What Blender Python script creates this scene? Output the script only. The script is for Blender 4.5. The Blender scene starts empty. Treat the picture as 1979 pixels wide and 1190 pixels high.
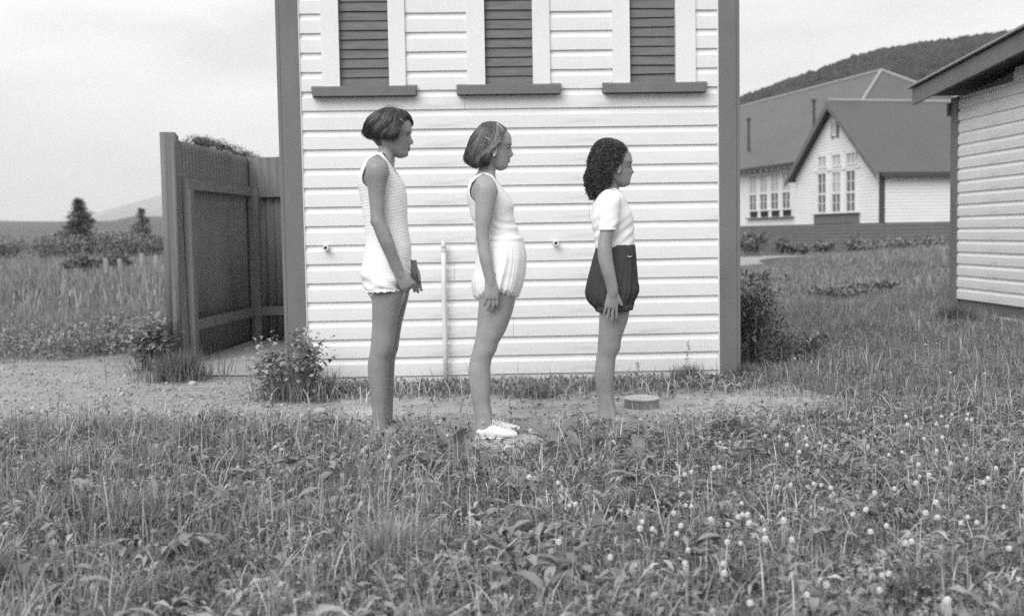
import bpy, bmesh, math, random
import numpy as np
from mathutils import Vector, Matrix

random.seed(7)
rng = np.random.default_rng(7)
scene = bpy.context.scene
col = scene.collection
R = math.radians

# ------------------------------------------------------------------ camera
CAM_H = 0.965
PITCH, YAW, ROLL = R(3.75), R(1.85), R(0.955)
FPX, IW, IH = 2190.0, 1979.0, 1190.0
_f = np.array([math.sin(YAW) * math.cos(PITCH), math.cos(YAW) * math.cos(PITCH), -math.sin(PITCH)])
_r0 = np.array([math.cos(YAW), -math.sin(YAW), 0.0])
_u0 = np.cross(_r0, _f)
_r = _r0 * math.cos(ROLL) - _u0 * math.sin(ROLL)
_u = _r0 * math.sin(ROLL) + _u0 * math.cos(ROLL)
cam_data = bpy.data.cameras.new('camera')
cam = bpy.data.objects.new('camera', cam_data)
col.objects.link(cam)
cam.matrix_world = Matrix(((_r[0], _u[0], -_f[0], 0), (_r[1], _u[1], -_f[1], 0), (_r[2], _u[2], -_f[2], CAM_H), (0, 0, 0, 1)))
cam_data.sensor_width = 36.0
cam_data.lens = 36.0 * FPX / IW
cam_data.clip_start = 0.05
cam_data.clip_end = 30000
cam_data.dof.use_dof = True
cam_data.dof.focus_distance = 5.35
cam_data.dof.aperture_fstop = 3.0
scene.camera = cam

# ------------------------------------------------------------------ light
SUN_TO = Vector((-0.40, -0.72, 0.62)).normalized()          # towards the (veiled) sun
world = bpy.data.worlds.new('World')
scene.world = world
world.use_nodes = True
wn, wl = world.node_tree.nodes, world.node_tree.links
wn.clear()
w_out = wn.new('ShaderNodeOutputWorld')
w_bg = wn.new('ShaderNodeBackground')
w_bg.inputs['Strength'].default_value = 0.066
w_sky = wn.new('ShaderNodeTexSky')
w_sky.sky_type = 'NISHITA'
w_sky.sun_disc = False
w_sky.sun_elevation = math.asin(SUN_TO.z)
w_sky.sun_rotation = math.atan2(SUN_TO.x, SUN_TO.y)
w_sky.dust_density = 3.0
w_bw = wn.new('ShaderNodeRGBToBW')
w_tc = wn.new('ShaderNodeTexCoord')
w_map = wn.new('ShaderNodeMapping')
w_map.inputs['Scale'].default_value = (1.6, 1.6, 5.0)
w_map.inputs['Location'].default_value = (3.1, 0.4, 0.2)
w_no = wn.new('ShaderNodeTexNoise')
w_no.inputs['Scale'].default_value = 1.7
w_no.inputs['Detail'].default_value = 5.0
w_no.inputs['Roughness'].default_value = 0.5
w_ramp = wn.new('ShaderNodeValToRGB')                         # an even overcast: pale cloud, slightly greyer cloud
w_ramp.color_ramp.elements[0].position = 0.38
w_ramp.color_ramp.elements[0].color = (6.7, 6.7, 6.7, 1)
w_ramp.color_ramp.elements[1].position = 0.58
w_ramp.color_ramp.elements[1].color = (11.0, 11.0, 11.0, 1)
w_mix = wn.new('ShaderNodeMix')
w_mix.data_type = 'RGBA'
w_mix.inputs[0].default_value = 0.86                          # cloud cover over the clear sky
wl.new(w_tc.outputs['Generated'], w_map.inputs['Vector'])
wl.new(w_map.outputs['Vector'], w_no.inputs['Vector'])
wl.new(w_no.outputs['Fac'], w_ramp.inputs['Fac'])
wl.new(w_sky.outputs['Color'], w_bw.inputs['Color'])
wl.new(w_bw.outputs['Val'], w_mix.inputs[6])
wl.new(w_ramp.outputs['Color'], w_mix.inputs[7])
wl.new(w_mix.outputs[2], w_bg.inputs['Color'])
wl.new(w_bg.outputs['Background'], w_out.inputs['Surface'])

sun_data = bpy.data.lights.new('sun', 'SUN')
sun_data.energy = 1.5
sun_data.angle = R(42)
sun_data.color = (1, 1, 1)
sun = bpy.data.objects.new('sun', sun_data)
col.objects.link(sun)
sun.rotation_euler = SUN_TO.to_track_quat('Z', 'Y').to_euler()

scene.view_settings.view_transform = 'Standard'
scene.view_settings.look = 'None'
scene.view_settings.gamma = 1.0
scene.view_settings.exposure = 1.12
scene.cycles.use_denoising = False
scene.cycles.max_bounces = 6
scene.cycles.volume_bounces = 1
scene.cycles.use_adaptive_sampling = False


# ------------------------------------------------------------------ measuring helpers
def _ray(px, py):
    return _f + _r * ((px - IW / 2) / FPX) - _u * ((py - IH / 2) / FPX)


def at(px, py, Y):
    """place of a photographed point known to lie Y metres away"""
    v = _ray(px, py)
    p = v * (Y / v[1])
    return np.array([p[0], p[1], p[2] + CAM_H])


def gr(px, py, z=0.0):
    """place of a photographed point known to lie on the ground (height z)"""
    v = _ray(px, py)
    p = v * ((z - CAM_H) / v[2])
    return np.array([p[0], p[1], z])


# ------------------------------------------------------------------ materials (the photograph is black and white)
def mat(name, v, rough=0.7, var=0.15, scale=8.0, detail=4.0, bump=0.0, bscale=None, tone=None, spec=0.3,
        stretch=(1, 1, 1), coords='Object', v2=None, transl=0.0, bdist=0.01):
    m = bpy.data.materials.new(name)
    m.use_nodes = True
    n, l = m.node_tree.nodes, m.node_tree.links
    b = n['Principled BSDF']
    b.inputs['Roughness'].default_value = rough
    b.inputs['Specular IOR Level'].default_value = spec
    tc = n.new('ShaderNodeTexCoord')
    mp = n.new('ShaderNodeMapping')
    mp.inputs['Scale'].default_value = stretch
    l.new(tc.outputs[coords], mp.inputs['Vector'])
    no = n.new('ShaderNodeTexNoise')
    no.inputs['Scale'].default_value = scale
    no.inputs['Detail'].default_value = detail
    no.inputs['Roughness'].default_value = 0.6
    l.new(mp.outputs['Vector'], no.inputs['Vector'])
    rp = n.new('ShaderNodeValToRGB')
    lo = v * (1 - var)
    hi = (v2 if v2 is not None else v * (1 + var))
    rp.color_ramp.elements[0].position = 0.3
    rp.color_ramp.elements[1].position = 0.7
    rp.color_ramp.elements[0].color = (lo, lo, lo, 1)
    rp.color_ramp.elements[1].color = (hi, hi, hi, 1)
    l.new(no.outputs['Fac'], rp.inputs['Fac'])
    out = rp.outputs['Color']
    if tone:                                                   # each leaf, blade or lock has its own tone; pale hair strands paint in highlights
        at_ = n.new('ShaderNodeAttribute')
        at_.attribute_name = 'tone'
        mx = n.new('ShaderNodeMix')
        mx.data_type = 'RGBA'
        mx.blend_type = 'MULTIPLY'
        mx.inputs[0].default_value = 1.0
        l.new(out, mx.inputs[6])
        l.new(at_.outputs['Color'], mx.inputs[7])
        out = mx.outputs[2]
    l.new(out, b.inputs['Base Color'])
    if bump:
        nb = n.new('ShaderNodeTexNoise')
        nb.inputs['Scale'].default_value = bscale or scale * 6
        nb.inputs['Detail'].default_value = 5
        l.new(mp.outputs['Vector'], nb.inputs['Vector'])
        bp = n.new('ShaderNodeBump')
        bp.inputs['Strength'].default_value = bump
        bp.inputs['Distance'].default_value = bdist
        l.new(nb.outputs['Fac'], bp.inputs['Height'])
        l.new(bp.outputs['Normal'], b.inputs['Normal'])
    if transl:
        tr = n.new('ShaderNodeBsdfTranslucent')
        l.new(out, tr.inputs['Color'])
        ms = n.new('ShaderNodeMixShader')
        ms.inputs[0].default_value = transl
        l.new(b.outputs[0], ms.inputs[1])
        l.new(tr.outputs[0], ms.inputs[2])
        l.new(ms.outputs[0], n['Material Output'].inputs['Surface'])
    return m


def add_wave_bump(m, scale, strength, axis='Z', dist=0.004, distort=1.0, dscale=2.0):
    n, l = m.node_tree.nodes, m.node_tree.links
    b = n['Principled BSDF']
    tc = n.new('ShaderNodeTexCoord')
    wv = n.new('ShaderNodeTexWave')
    wv.bands_direction = axis
    wv.inputs['Scale'].default_value = scale
    wv.inputs['Distortion'].default_value = distort
    wv.inputs['Detail'].default_value = 2
    wv.inputs['Detail Scale'].default_value = dscale
    l.new(tc.outputs['Object'], wv.inputs['Vector'])
    bp = n.new('ShaderNodeBump')
    bp.inputs['Strength'].default_value = strength
    bp.inputs['Distance'].default_value = dist
    l.new(wv.outputs['Fac'], bp.inputs['Height'])
    l.new(bp.outputs['Normal'], b.inputs['Normal'])
    return wv


def add_grime(m, dark, scale=5.0, lo=0.55, hi=0.75, stretch=(1, 1, 1), coords='Object', amount=1.0):
    """stains of their own shape over the paint"""
    n, l = m.node_tree.nodes, m.node_tree.links
    b = n['Principled BSDF']
    src = b.inputs['Base Color'].links[0].from_socket
    tc = n.new('ShaderNodeTexCoord')
    mp = n.new('ShaderNodeMapping')
    mp.inputs['Scale'].default_value = stretch
    l.new(tc.outputs[coords], mp.inputs['Vector'])
    no = n.new('ShaderNodeTexNoise')
    no.inputs['Scale'].default_value = scale
    no.inputs['Detail'].default_value = 8
    no.inputs['Roughness'].default_value = 0.65
    l.new(mp.outputs['Vector'], no.inputs['Vector'])
    mr = n.new('ShaderNodeMapRange')
    mr.inputs[1].default_value = lo
    mr.inputs[2].default_value = hi
    mr.inputs[4].default_value = amount
    l.new(no.outputs['Fac'], mr.inputs[0])
    mx = n.new('ShaderNodeMix')
    mx.data_type = 'RGBA'
    l.new(mr.outputs[0], mx.inputs[0])
    l.new(src, mx.inputs[6])
    mx.inputs[7].default_value = (dark, dark, dark, 1)
    l.new(mx.outputs[2], b.inputs['Base Color'])


M = {}
M['white'] = mat('white_paint', 0.74, 0.55, 0.03, 3, bump=0.15, bscale=60, bdist=0.002)
add_grime(M['white'], 0.40, 3.0, 0.54, 0.80, (0.6, 1, 5), amount=0.5)
add_grime(M['white'], 0.30, 26.0, 0.66, 0.76, (0.5, 1, 2.2), amount=0.5)
M['casing'] = mat('white_casing_paint', 0.74, 0.5, 0.03, 4, bump=0.1, bscale=50, bdist=0.002)
M['trim'] = mat('grey_trim_paint', 0.165, 0.6, 0.08, 6, bump=0.2, bscale=40, stretch=(1, 1, 0.3), bdist=0.002)
add_grime(M['trim'], 0.10, 4.0, 0.55, 0.8, (1, 1, 0.4), amount=0.6)
M['louvre'] = mat('louvre_slat_paint', 0.155, 0.75, 0.2, 14, stretch=(0.5, 1, 3), bump=0.2, bscale=60, bdist=0.002)
M['dark'] = mat('dark_interior', 0.03, 0.9, 0.1)
M['iron'] = mat('painted_corrugated_iron', 0.165, 0.6, 0.12, 3, stretch=(1, 1, 0.4))
add_grime(M['iron'], 0.10, 2.2, 0.5, 0.75, (1, 1, 0.5), amount=0.7)
M['irontimber'] = mat('screen_timber_paint', 0.17, 0.7, 0.12, 6, stretch=(1, 1, 0.3), bump=0.15, bdist=0.003)
M['pipe'] = mat('white_pipe_paint', 0.66, 0.45, 0.05, 10)
add_grime(M['pipe'], 0.3, 9, 0.58, 0.8, amount=0.5)
M['concrete'] = mat('concrete', 0.36, 0.9, 0.10, 4, bump=0.3, bscale=50)
M['gravel'] = mat('gravel_path', 0.33, 0.95, 0.22, 3.0, 8, bump=0.9, bscale=60, bdist=0.02)
M['dirt'] = mat('bare_dirt', 0.40, 0.95, 0.25, 4.0, 8, bump=0.9, bscale=40, bdist=0.02)
M['soil'] = mat('ground_soil', 0.085, 0.95, 0.3, 1.2, 8, bump=0.8, bscale=14, bdist=0.05)
M['stone'] = mat('stone', 0.40, 0.9, 0.3, 30)
M['grass'] = mat('grass_blades', 0.25, 0.55, 0.22, 1.3, tone=True, spec=0.35, transl=0.25)
M['dry'] = mat('dry_grass', 0.46, 0.6, 0.2, 3, tone=True, transl=0.2)
M['leaf'] = mat('weed_leaves', 0.21, 0.5, 0.15, 5, tone=True, spec=0.4, transl=0.2)
M['bigleaf'] = mat('plantain_leaf', 0.23, 0.42, 0.15, 9, spec=0.45, transl=0.18, bump=0.2, bscale=40, bdist=0.003)
M['drystalk'] = mat('dry_stalk', 0.42, 0.7, 0.15, 20)
M['stem'] = mat('stem', 0.2, 0.6, 0.2, 10)
M['petal'] = mat('white_petals', 0.78, 0.7, 0.12, 80, transl=0.15)
M['tin'] = mat('dull_metal', 0.22, 0.45, 0.2, 18, spec=0.5)
add_grime(M['tin'], 0.12, 14, 0.5, 0.7, amount=0.8)
M['tintop'] = mat('pale_lid', 0.56, 0.6, 0.08, 12)
M['paper'] = mat('paper', 0.75, 0.9, 0.1, 20)
M['bark'] = mat('bark', 0.10, 0.9, 0.3, 8, bump=0.5)
M['fardark'] = mat('conifer_foliage', 0.14, 0.8, 0.25, 2, tone=True)  # base colour raised to paint in some distance haze
M['bushleaf'] = mat('shrub_leaves', 0.15, 0.6, 0.2, 4, tone=True, transl=0.2)
M['hedge'] = mat('rough_scrub', 0.20, 0.8, 0.25, 1, tone=True)  # haze of the far background lifted into this base colour
M['wood_far'] = mat('hill_forest', 0.028, 0.9, 0.3, 0.05, tone=True)
M['hill'] = mat('hill_ground', 0.045, 0.95, 0.25, 0.01)
M['farhill'] = mat('mountain', 0.07, 0.95, 0.25, 0.003)
M['post'] = mat('weathered_post', 0.30, 0.9, 0.2, 6)
M['roof'] = mat('painted_iron_roof', 0.105, 0.55, 0.06, 0.6)
add_grime(M['roof'], 0.07, 0.5, 0.5, 0.8, amount=0.5)
M['ridge'] = mat('ridge_capping', 0.30, 0.5, 0.05, 2)
M['swhite'] = mat('school_white_paint', 0.76, 0.6, 0.03, 1)
M['sbase'] = mat('school_base_paint', 0.15, 0.7, 0.08, 2)
M['sdark'] = mat('school_dark_trim', 0.07, 0.6, 0.1, 3)
M['glass'] = mat('window_glass', 0.10, 0.08, 0.3, 1.2, spec=0.6)
M['curtain'] = mat('window_blind', 0.45, 0.9, 0.1, 2)
M['soffit_grey'] = mat('soffit', 0.16, 0.8, 0.1, 3)  # even mid grey, for the soffit and the shed wall core


# ------------------------------------------------------------------ mesh helpers
def tag(o, label=None, cat=None, group=None, kind=None):
    if label: o['label'] = label
    if cat: o['category'] = cat
    if group: o['group'] = group
    if kind: o['kind'] = kind
    return o


def empty(name, loc=(0, 0, 0), rz=0.0):
    o = bpy.data.objects.new(name, None)
    o.location = loc
    o.rotation_euler = (0, 0, rz)
    o.empty_display_size = 0.1
    col.objects.link(o)
    return o


def link(name, me, m=None, parent=None, loc=None):
    o = bpy.data.objects.new(name, me)
    if m is not None and not me.materials:
        for k in (m if isinstance(m, (list, tuple)) else [m]):
            me.materials.append(k)
    col.objects.link(o)
    if parent is not None:
        o.parent = parent
    if loc is not None:
        o.location = loc
    return o


class MB:
    """collects shapes, becomes one mesh object"""
    def __init__(self):
        self.v, self.f, self.mi = [], [], []
        self.cur = 0

    def add(self, vs, fs):
        k = len(self.v)
        self.v += [tuple(map(float, p)) for p in vs]
        for f in fs:
            self.f.append(tuple(k + i for i in f))
            self.mi.append(self.cur)
        return self

    def box(self, a, b):
        x0, y0, z0 = a
        x1, y1, z1 = b
        return self.add([(x0, y0, z0), (x1, y0, z0), (x1, y1, z0), (x0, y1, z0), (x0, y0, z1), (x1, y0, z1), (x1, y1, z1), (x0, y1, z1)],
                        [(0, 3, 2, 1), (4, 5, 6, 7), (0, 1, 5, 4), (1, 2, 6, 5), (2, 3, 7, 6), (3, 0, 4, 7)])

    def hexa(self, p):
        """eight corners: bottom loop then top loop"""
        return self.add(p, [(0, 3, 2, 1), (4, 5, 6, 7), (0, 1, 5, 4), (1, 2, 6, 5), (2, 3, 7, 6), (3, 0, 4, 7)])

    def loft(self, rings, cap=True, closed=True):
        n = len(rings[0])
        vs = [p for r in rings for p in r]
        fs = []
        for i in range(len(rings) - 1):
            for j in range(n if closed else n - 1):
                a, b = i * n + j, i * n + (j + 1) % n
                fs.append((a, b, b + n, a + n))
        if cap and closed:
            k = len(vs)
            vs.append(tuple(np.mean(np.array(rings[0]), axis=0)))
            vs.append(tuple(np.mean(np.array(rings[-1]), axis=0)))
            for j in range(n):
                fs.append((k, (j + 1) % n, j))
                o = (len(rings) - 1) * n
                fs.append((k + 1, o + j, o + (j + 1) % n))
        return self.add(vs, fs)

    def tube(self, pts, rad, n=8, cap=True, flat=1.0, up=None):
        pts = [np.array(p, float) for p in pts]
        rings = []
        for i, p in enumerate(pts):
            d = pts[min(i + 1, len(pts) - 1)] - pts[max(i - 1, 0)]
            d = d / (np.linalg.norm(d) + 1e-9)
            ref = np.array(up if up is not None else ((0, 1, 0) if abs(d[1]) < 0.9 else (1, 0, 0)), float)
            s = np.cross(d, ref)
            s /= np.linalg.norm(s) + 1e-9
            t = np.cross(s, d)
            r = rad[i] if hasattr(rad, '__len__') else rad
            rings.append([tuple(p + s * r * math.cos(2 * math.pi * k / n) + t * r * flat * math.sin(2 * math.pi * k / n)) for k in range(n)])
        return self.loft(rings, cap)

    def cyl(self, c, r0, r1, z0, z1, n=24):
        ring = lambda r, z: [(c[0] + r * math.cos(2 * math.pi * k / n), c[1] + r * math.sin(2 * math.pi * k / n), z) for k in range(n)]
        return self.loft([ring(r0, z0), ring(r1, z1)])

    def ellipsoid(self, c, r, n=16, m=10):
        rings = []
        for i in range(1, m):
            t = math.pi * i / m
            rings.append([(c[0] + r[0] * math.sin(t) * math.cos(2 * math.pi * k / n), c[1] + r[1] * math.sin(t) * math.sin(2 * math.pi * k / n), c[2] - r[2] * math.cos(t)) for k in range(n)])
        k = len(self.v)
        self.loft(rings)
        return self

    def mesh(self, name, smooth=False):
        me = bpy.data.meshes.new(name)
        me.from_pydata(self.v, [], self.f)
        if any(self.mi):
            me.polygons.foreach_set('material_index', self.mi)
        if smooth:
            me.polygons.foreach_set('use_smooth', [True] * len(me.polygons))
        me.update()
        return me

    def build(self, name, m, parent=None, loc=None, smooth=False, origin=None, recalc=False):
        if origin is not None:
            self.v = [(x - origin[0], y - origin[1], z - origin[2]) for x, y, z in self.v]
            loc = origin
        me = self.mesh(name, smooth)
        if recalc:
            bm = bmesh.new()
            bm.from_mesh(me)
            bmesh.ops.recalc_face_normals(bm, faces=bm.faces)
            bm.to_mesh(me)
            bm.free()
        return link(name, me, m, parent, loc)


def np_mesh(name, V, F, m, tone=None, smooth=False, nverts=3):
    """fast mesh from numpy arrays; F all triangles or all quads"""
    me = bpy.data.meshes.new(name)
    V = np.ascontiguousarray(V, np.float32)
    F = np.ascontiguousarray(F, np.int32)
    k = F.shape[1]
    me.vertices.add(len(V))
    me.vertices.foreach_set('co', V.ravel())
    me.loops.add(F.size)
    me.loops.foreach_set('vertex_index', F.ravel())
    me.polygons.add(len(F))
    me.polygons.foreach_set('loop_start', np.arange(0, F.size, k, dtype=np.int32))
    me.polygons.foreach_set('loop_total', np.full(len(F), k, np.int32))
    if smooth:
        me.polygons.foreach_set('use_smooth', np.ones(len(F), bool))
    if tone is not None:
        ca = me.color_attributes.new('tone', 'FLOAT_COLOR', 'POINT')
        c = np.ones((len(V), 4), np.float32)
        c[:, :3] = np.asarray(tone)[:, None]
        ca.data.foreach_set('color', c.ravel())
    me.update()
    me.validate()
    for k in (m if isinstance(m, (list, tuple)) else [m]):
        me.materials.append(k)
    return me


def smooth_noise(x, y, s, seed=0):
    """cheap smooth 2-D noise, about -1..1"""
    r = np.random.default_rng(seed)
    v = 0
    for k in range(6):
        a, p, f = r.uniform(0, 6.28), r.uniform(0, 6.28), r.uniform(0.6, 1.9) / s
        v = v + np.sin((x * math.cos(a) + y * math.sin(a)) * f * 6.28 + p)
    return v / 3.0

# ================================================================== THE SETTING
def sheet(name, pts, z, m, sub=0.0):
    bm = bmesh.new()
    vs = [bm.verts.new((x, y, z)) for x, y in pts]
    f = bm.faces.new(vs)
    bmesh.ops.triangulate(bm, faces=[f])
    me = bpy.data.meshes.new(name)
    bm.to_mesh(me)
    bm.free()
    return tag(link(name, me, m), kind='structure')


def _axis(lo, hi, step, far):
    a = list(np.arange(lo, hi + 1e-6, step))
    s, p = step, hi
    while p < far:
        s *= 1.5
        p = min(p + s, far)
        a.append(p)
    s, p = step, lo
    while p > -far:
        s *= 1.5
        p = max(p - s, -far)
        a.insert(0, p)
    return np.array(a)


gx, gy = _axis(-8, 16, 0.25, 9500), _axis(0, 40, 0.25, 9500)
GX, GY = np.meshgrid(gx, gy)
def mound(x, y):
    """the low grassy rise behind the shed"""
    return 0.40 * np.exp(-(((x - 12.2) / 2.7) ** 2 + ((y - 28.0) / 7.0) ** 2))


GZ = 0.008 * smooth_noise(GX, GY, 1.7, 1) - 0.020
GZ = np.where((np.abs(GX) < 9) & (GY > -1) & (GY < 22), GZ, -0.02) + mound(GX, GY)
nxg = len(gx)
idx = np.arange(GX.size).reshape(GX.shape)
GF = np.stack([idx[:-1, :-1].ravel(), idx[:-1, 1:].ravel(), idx[1:, 1:].ravel(), idx[1:, :-1].ravel()], 1)
g_me = np_mesh('ground', np.stack([GX.ravel(), GY.ravel(), GZ.ravel()], 1), GF, M['soil'], smooth=True)
tag(link('ground', g_me), kind='structure')

# gravel path on the left, running along the wall as trodden dirt
def wob(pts, amp, seed, n=6):
    r = random.Random(seed)
    out = []
    for i, p in enumerate(pts):
        q = pts[(i + 1) % len(pts)]
        for k in range(n):
            t = k / n
            out.append((p[0] + (q[0] - p[0]) * t + r.uniform(-amp, amp), p[1] + (q[1] - p[1]) * t + r.uniform(-amp, amp)))
    return out


P2 = lambda px, py: tuple(gr(px, py)[:2])
path_pts = [P2(-260, 690), P2(60, 688), P2(240, 690), P2(330, 712), P2(520, 712), P2(480, 768), P2(560, 784), P2(700, 782), P2(740, 840), P2(560, 824),
            P2(430, 812), P2(300, 806), P2(90, 822), P2(-200, 830)]
gravel_poly = wob(path_pts, 0.05, 3)
gravel_sheet = wob([P2(-300, 676), P2(60, 676), P2(250, 676), P2(330, 705), P2(520, 705), P2(500, 740), P2(600, 752), P2(740, 752), P2(780, 850), P2(560, 842), P2(430, 832), P2(300, 826), P2(90, 842), P2(-200, 850)], 0.05, 3)
sheet('gravel_path', gravel_sheet, 0.004, M['gravel'])
dirt_pts = [P2(690, 800), P2(800, 794), P2(960, 793), P2(1130, 790), P2(1290, 770), P2(1420, 768), P2(1540, 766), P2(1610, 780), P2(1560, 806), P2(1400, 812),
            P2(1180, 818), P2(1000, 832), P2(850, 836), P2(720, 838)]
dirt_poly = wob(dirt_pts, 0.035, 4)
dirt_sheet = wob([(-0.95, 7.13), (0.3, 7.14), (1.66, 7.12), P2(1500, 745), P2(1640, 770), P2(1620, 800), P2(1560, 816), P2(1400, 824), P2(1180, 850), P2(1080, 905), P2(960, 915), P2(860, 895), P2(720, 862)], 0.03, 4)
sheet('dirt_path', dirt_sheet, 0.008, M['dirt'])
sheet('concrete_path', [(-2.22, 8.75), (-1.9, 7.95), (-1.05, 7.85), (-1.05, 10.47), (-2.04, 10.47)], 0.012, M['concrete'])
lane = [gr(1300, 502)[:2], gr(1500, 495)[:2], gr(1600, 495)[:2], gr(1560, 501)[:2], gr(1500, 508)[:2], gr(1300, 528)[:2]]
sheet('lane', [tuple(p) for p in lane], 0.012, M['gravel'])


def inside(poly, x, y):
    x, y = np.asarray(x), np.asarray(y)
    r = np.zeros(x.shape, bool)
    for i in range(len(poly)):
        x0, y0 = poly[i]
        x1, y1 = poly[(i + 1) % len(poly)]
        c = ((y0 > y) != (y1 > y)) & (x < (x1 - x0) * (y - y0) / (y1 - y0 + 1e-12) + x0)
        r ^= c
    return r


# ---- hills
def ridge(name, prof, Y, Ybase, Yback, m, rough, seed, nx=160, ny=26):
    px = np.array([p[0] for p in prof], float)
    py = np.array([p[1] for p in prof], float)
    xs = np.linspace(px[0], px[-1], nx)
    top = np.array([at(x, y, Y) for x, y in zip(xs, np.interp(xs, px, py))])
    rr = np.random.default_rng(seed)
    rows = []
    for j in range(ny + 1):
        t = j / ny
        yy = Ybase + (Y - Ybase) * t
        h = top[:, 2] * (t ** 1.15)
        h = h + rough * np.sin(math.pi * t) * smooth_noise(top[:, 0], np.full(nx, yy * 0.8), (Y - Ybase) * 0.35, seed)
        rows.append(np.stack([top[:, 0] * (yy / Y), np.full(nx, yy), np.where(t == 0, -1.0, h)], 1))
    rows.append(np.stack([top[:, 0] * (Yback / Y), np.full(nx, Yback), np.full(nx, -1.0)], 1))
    V = np.concatenate(rows)
    n = len(rows)
    ii = np.arange(n * nx).reshape(n, nx)
    Fq = np.stack([ii[:-1, :-1].ravel(), ii[:-1, 1:].ravel(), ii[1:, 1:].ravel(), ii[1:, :-1].ravel()], 1)
    o = link(name, np_mesh(name, V, Fq, m, smooth=True))
    tag(o, kind='structure')
    return rows


hill_prof = [(700, 450), (1000, 358), (1200, 282), (1428, 196), (1500, 170), (1560, 150), (1640, 119), (1700, 102), (1760, 94), (1830, 84), (1917, 72), (2100, 52), (2500, 32)]
hill_rows = ridge('hill', hill_prof, 500, 150, 900, M['hill'], 7, 5)
low_prof = [(-900, 428), (-300, 424), (90, 428), (216, 427), (261, 417), (313, 418), (420, 430), (520, 428), (800, 440)]
ridge('hill', low_prof, 1500, 900, 2200, M['hill'], 6, 6)
mt_prof = [(-900, 440), (60, 440), (190, 410), (260, 390), (313, 377), (400, 348), (480, 322), (545, 299), (620, 285), (800, 300), (1100, 380), (1300, 430)]
ridge('mountain', mt_prof, 8800, 4200, 9300, M['farhill'], 60, 7)

# wood on the hill: one mass of small crowns
def blob_template(seed, k=7, rows=4):
    r = np.random.default_rng(seed)
    vs = []
    for i in range(rows):
        t = (i + 0.35) / rows
        rad = math.sin(math.pi * min(0.98, 0.25 + t * 0.75)) ** 0.8
        for j in range(k):
            a = 2 * math.pi * (j + 0.5 * (i % 2)) / k
            q = rad * r.uniform(0.7, 1.2)
            vs.append((0.5 * q * math.cos(a), 0.5 * q * math.sin(a), t + r.uniform(-0.06, 0.06)))
    vs.append((r.uniform(-.1, .1), r.uniform(-.1, .1), 1.05))
    fs = []
    for i in range(rows - 1):
        for j in range(k):
            a, b = i * k + j, i * k + (j + 1) % k
            fs += [(a, b, b + k), (a, b + k, a + k)]
    o = (rows - 1) * k
    for j in range(k):
        fs.append((o + j, o + (j + 1) % k, rows * k))
    return np.array(vs), np.array(fs)


def scatter(templates, pos, sx, sz, tone_lo, tone_hi, seed):
    r = np.random.default_rng(seed)
    Vs, Fs, Ts = [], [], []
    k = 0
    n = len(pos)
    for ti, (tv, tf) in enumerate(templates):
        sel = np.arange(ti, n, len(templates))
        if len(sel) == 0: continue
        a = r.uniform(0, 6.28, len(sel))
        ca, sa = np.cos(a)[:, None], np.sin(a)[:, None]
        x = (tv[None, :, 0] * ca - tv[None, :, 1] * sa) * sx[sel][:, None] + pos[sel, 0][:, None]
        y = (tv[None, :, 0] * sa + tv[None, :, 1] * ca) * sx[sel][:, None] + pos[sel, 1][:, None]
        z = tv[None, :, 2] * sz[sel][:, None] + pos[sel, 2][:, None]
        Vs.append(np.stack([x, y, z], 2).reshape(-1, 3))
        Fs.append((tf[None] + (np.arange(len(sel)) * len(tv))[:, None, None] + k).reshape(-1, tf.shape[1]))
        k += len(sel) * len(tv)
        Ts.append(np.repeat(r.uniform(tone_lo, tone_hi, len(sel)), len(tv)))
    return np.concatenate(Vs), np.concatenate(Fs), np.concatenate(Ts)


HR = np.array(hill_rows[:-1])                               # rows x cols x 3
nh = 9000
ri = np.sqrt(rng.uniform(0.12, 1.0, nh)) * (HR.shape[0] - 1)
ci = rng.uniform(0.36, 0.86, nh) * (HR.shape[1] - 1)
ri[:1500] = HR.shape[0] - 1 - rng.uniform(0, 0.7, 1500)
r0i, c0i = np.minimum(ri.astype(int), HR.shape[0] - 2), ci.astype(int)
fr, fc = (ri - r0i)[:, None], (ci - c0i)[:, None]
hp = (HR[r0i, c0i] * (1 - fr) + HR[r0i + 1, c0i] * fr) * (1 - fc) + (HR[r0i, c0i + 1] * (1 - fr) + HR[r0i + 1, c0i + 1] * fr) * fc
hp[:, 2] -= 0.6
hsx = rng.uniform(1.8, 4.2, nh)
V, Fc, T = scatter([blob_template(k, 5, 3) for k in range(6)], hp, hsx, hsx * rng.uniform(0.5, 0.85, nh), 0.6, 1.3, 3)
tag(link('forest', np_mesh('forest', V, Fc, M['wood_far'], T)), 'dark scrubby forest covering the hillside behind the school', 'forest', kind='stuff')

# ================================================================== WEATHERBOARD BUILDING (front wall at Y = 7.2)
WX0, WX1, WY, DZ, Z0 = -1.207, 1.691, 7.2, 0.1196, 1.868
BD = 4.2                                                   # depth of the building
PROF = [(-0.004, 0.0), (-0.0225, 0.0015), (-0.0235, 0.040), (-0.0235, 0.078), (-0.0205, 0.0825), (-0.0140, 0.090), (-0.0095, 0.100), (-0.0075, 0.1235), (0.001, 0.1235)]


def board_mesh(length, jit=0.0, seed=0):
    """rusticated board along +X from 0 to length, face towards -Y, bottom edge at z = 0"""
    r = random.Random(seed)
    n = max(2, int(length / 0.4))
    rings = []
    for i in range(n + 1):
        dy, dz = r.uniform(-jit, jit), r.uniform(-jit, jit)
        rings.append([(length * i / n, y + dy, z + dz * 0.7) for y, z in PROF])
    mb = MB()
    k = len(PROF)
    vs = [p for q in rings for p in q]
    fs = []
    for i in range(n):
        for j in range(k - 1):
            a = i * k + j
            fs.append((a, a + k, a + k + 1, a + 1))
    fs.append(tuple(range(k)))
    fs.append(tuple(reversed(range(n * k, n * k + k))))
    mb.add(vs, fs)
    return mb


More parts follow.
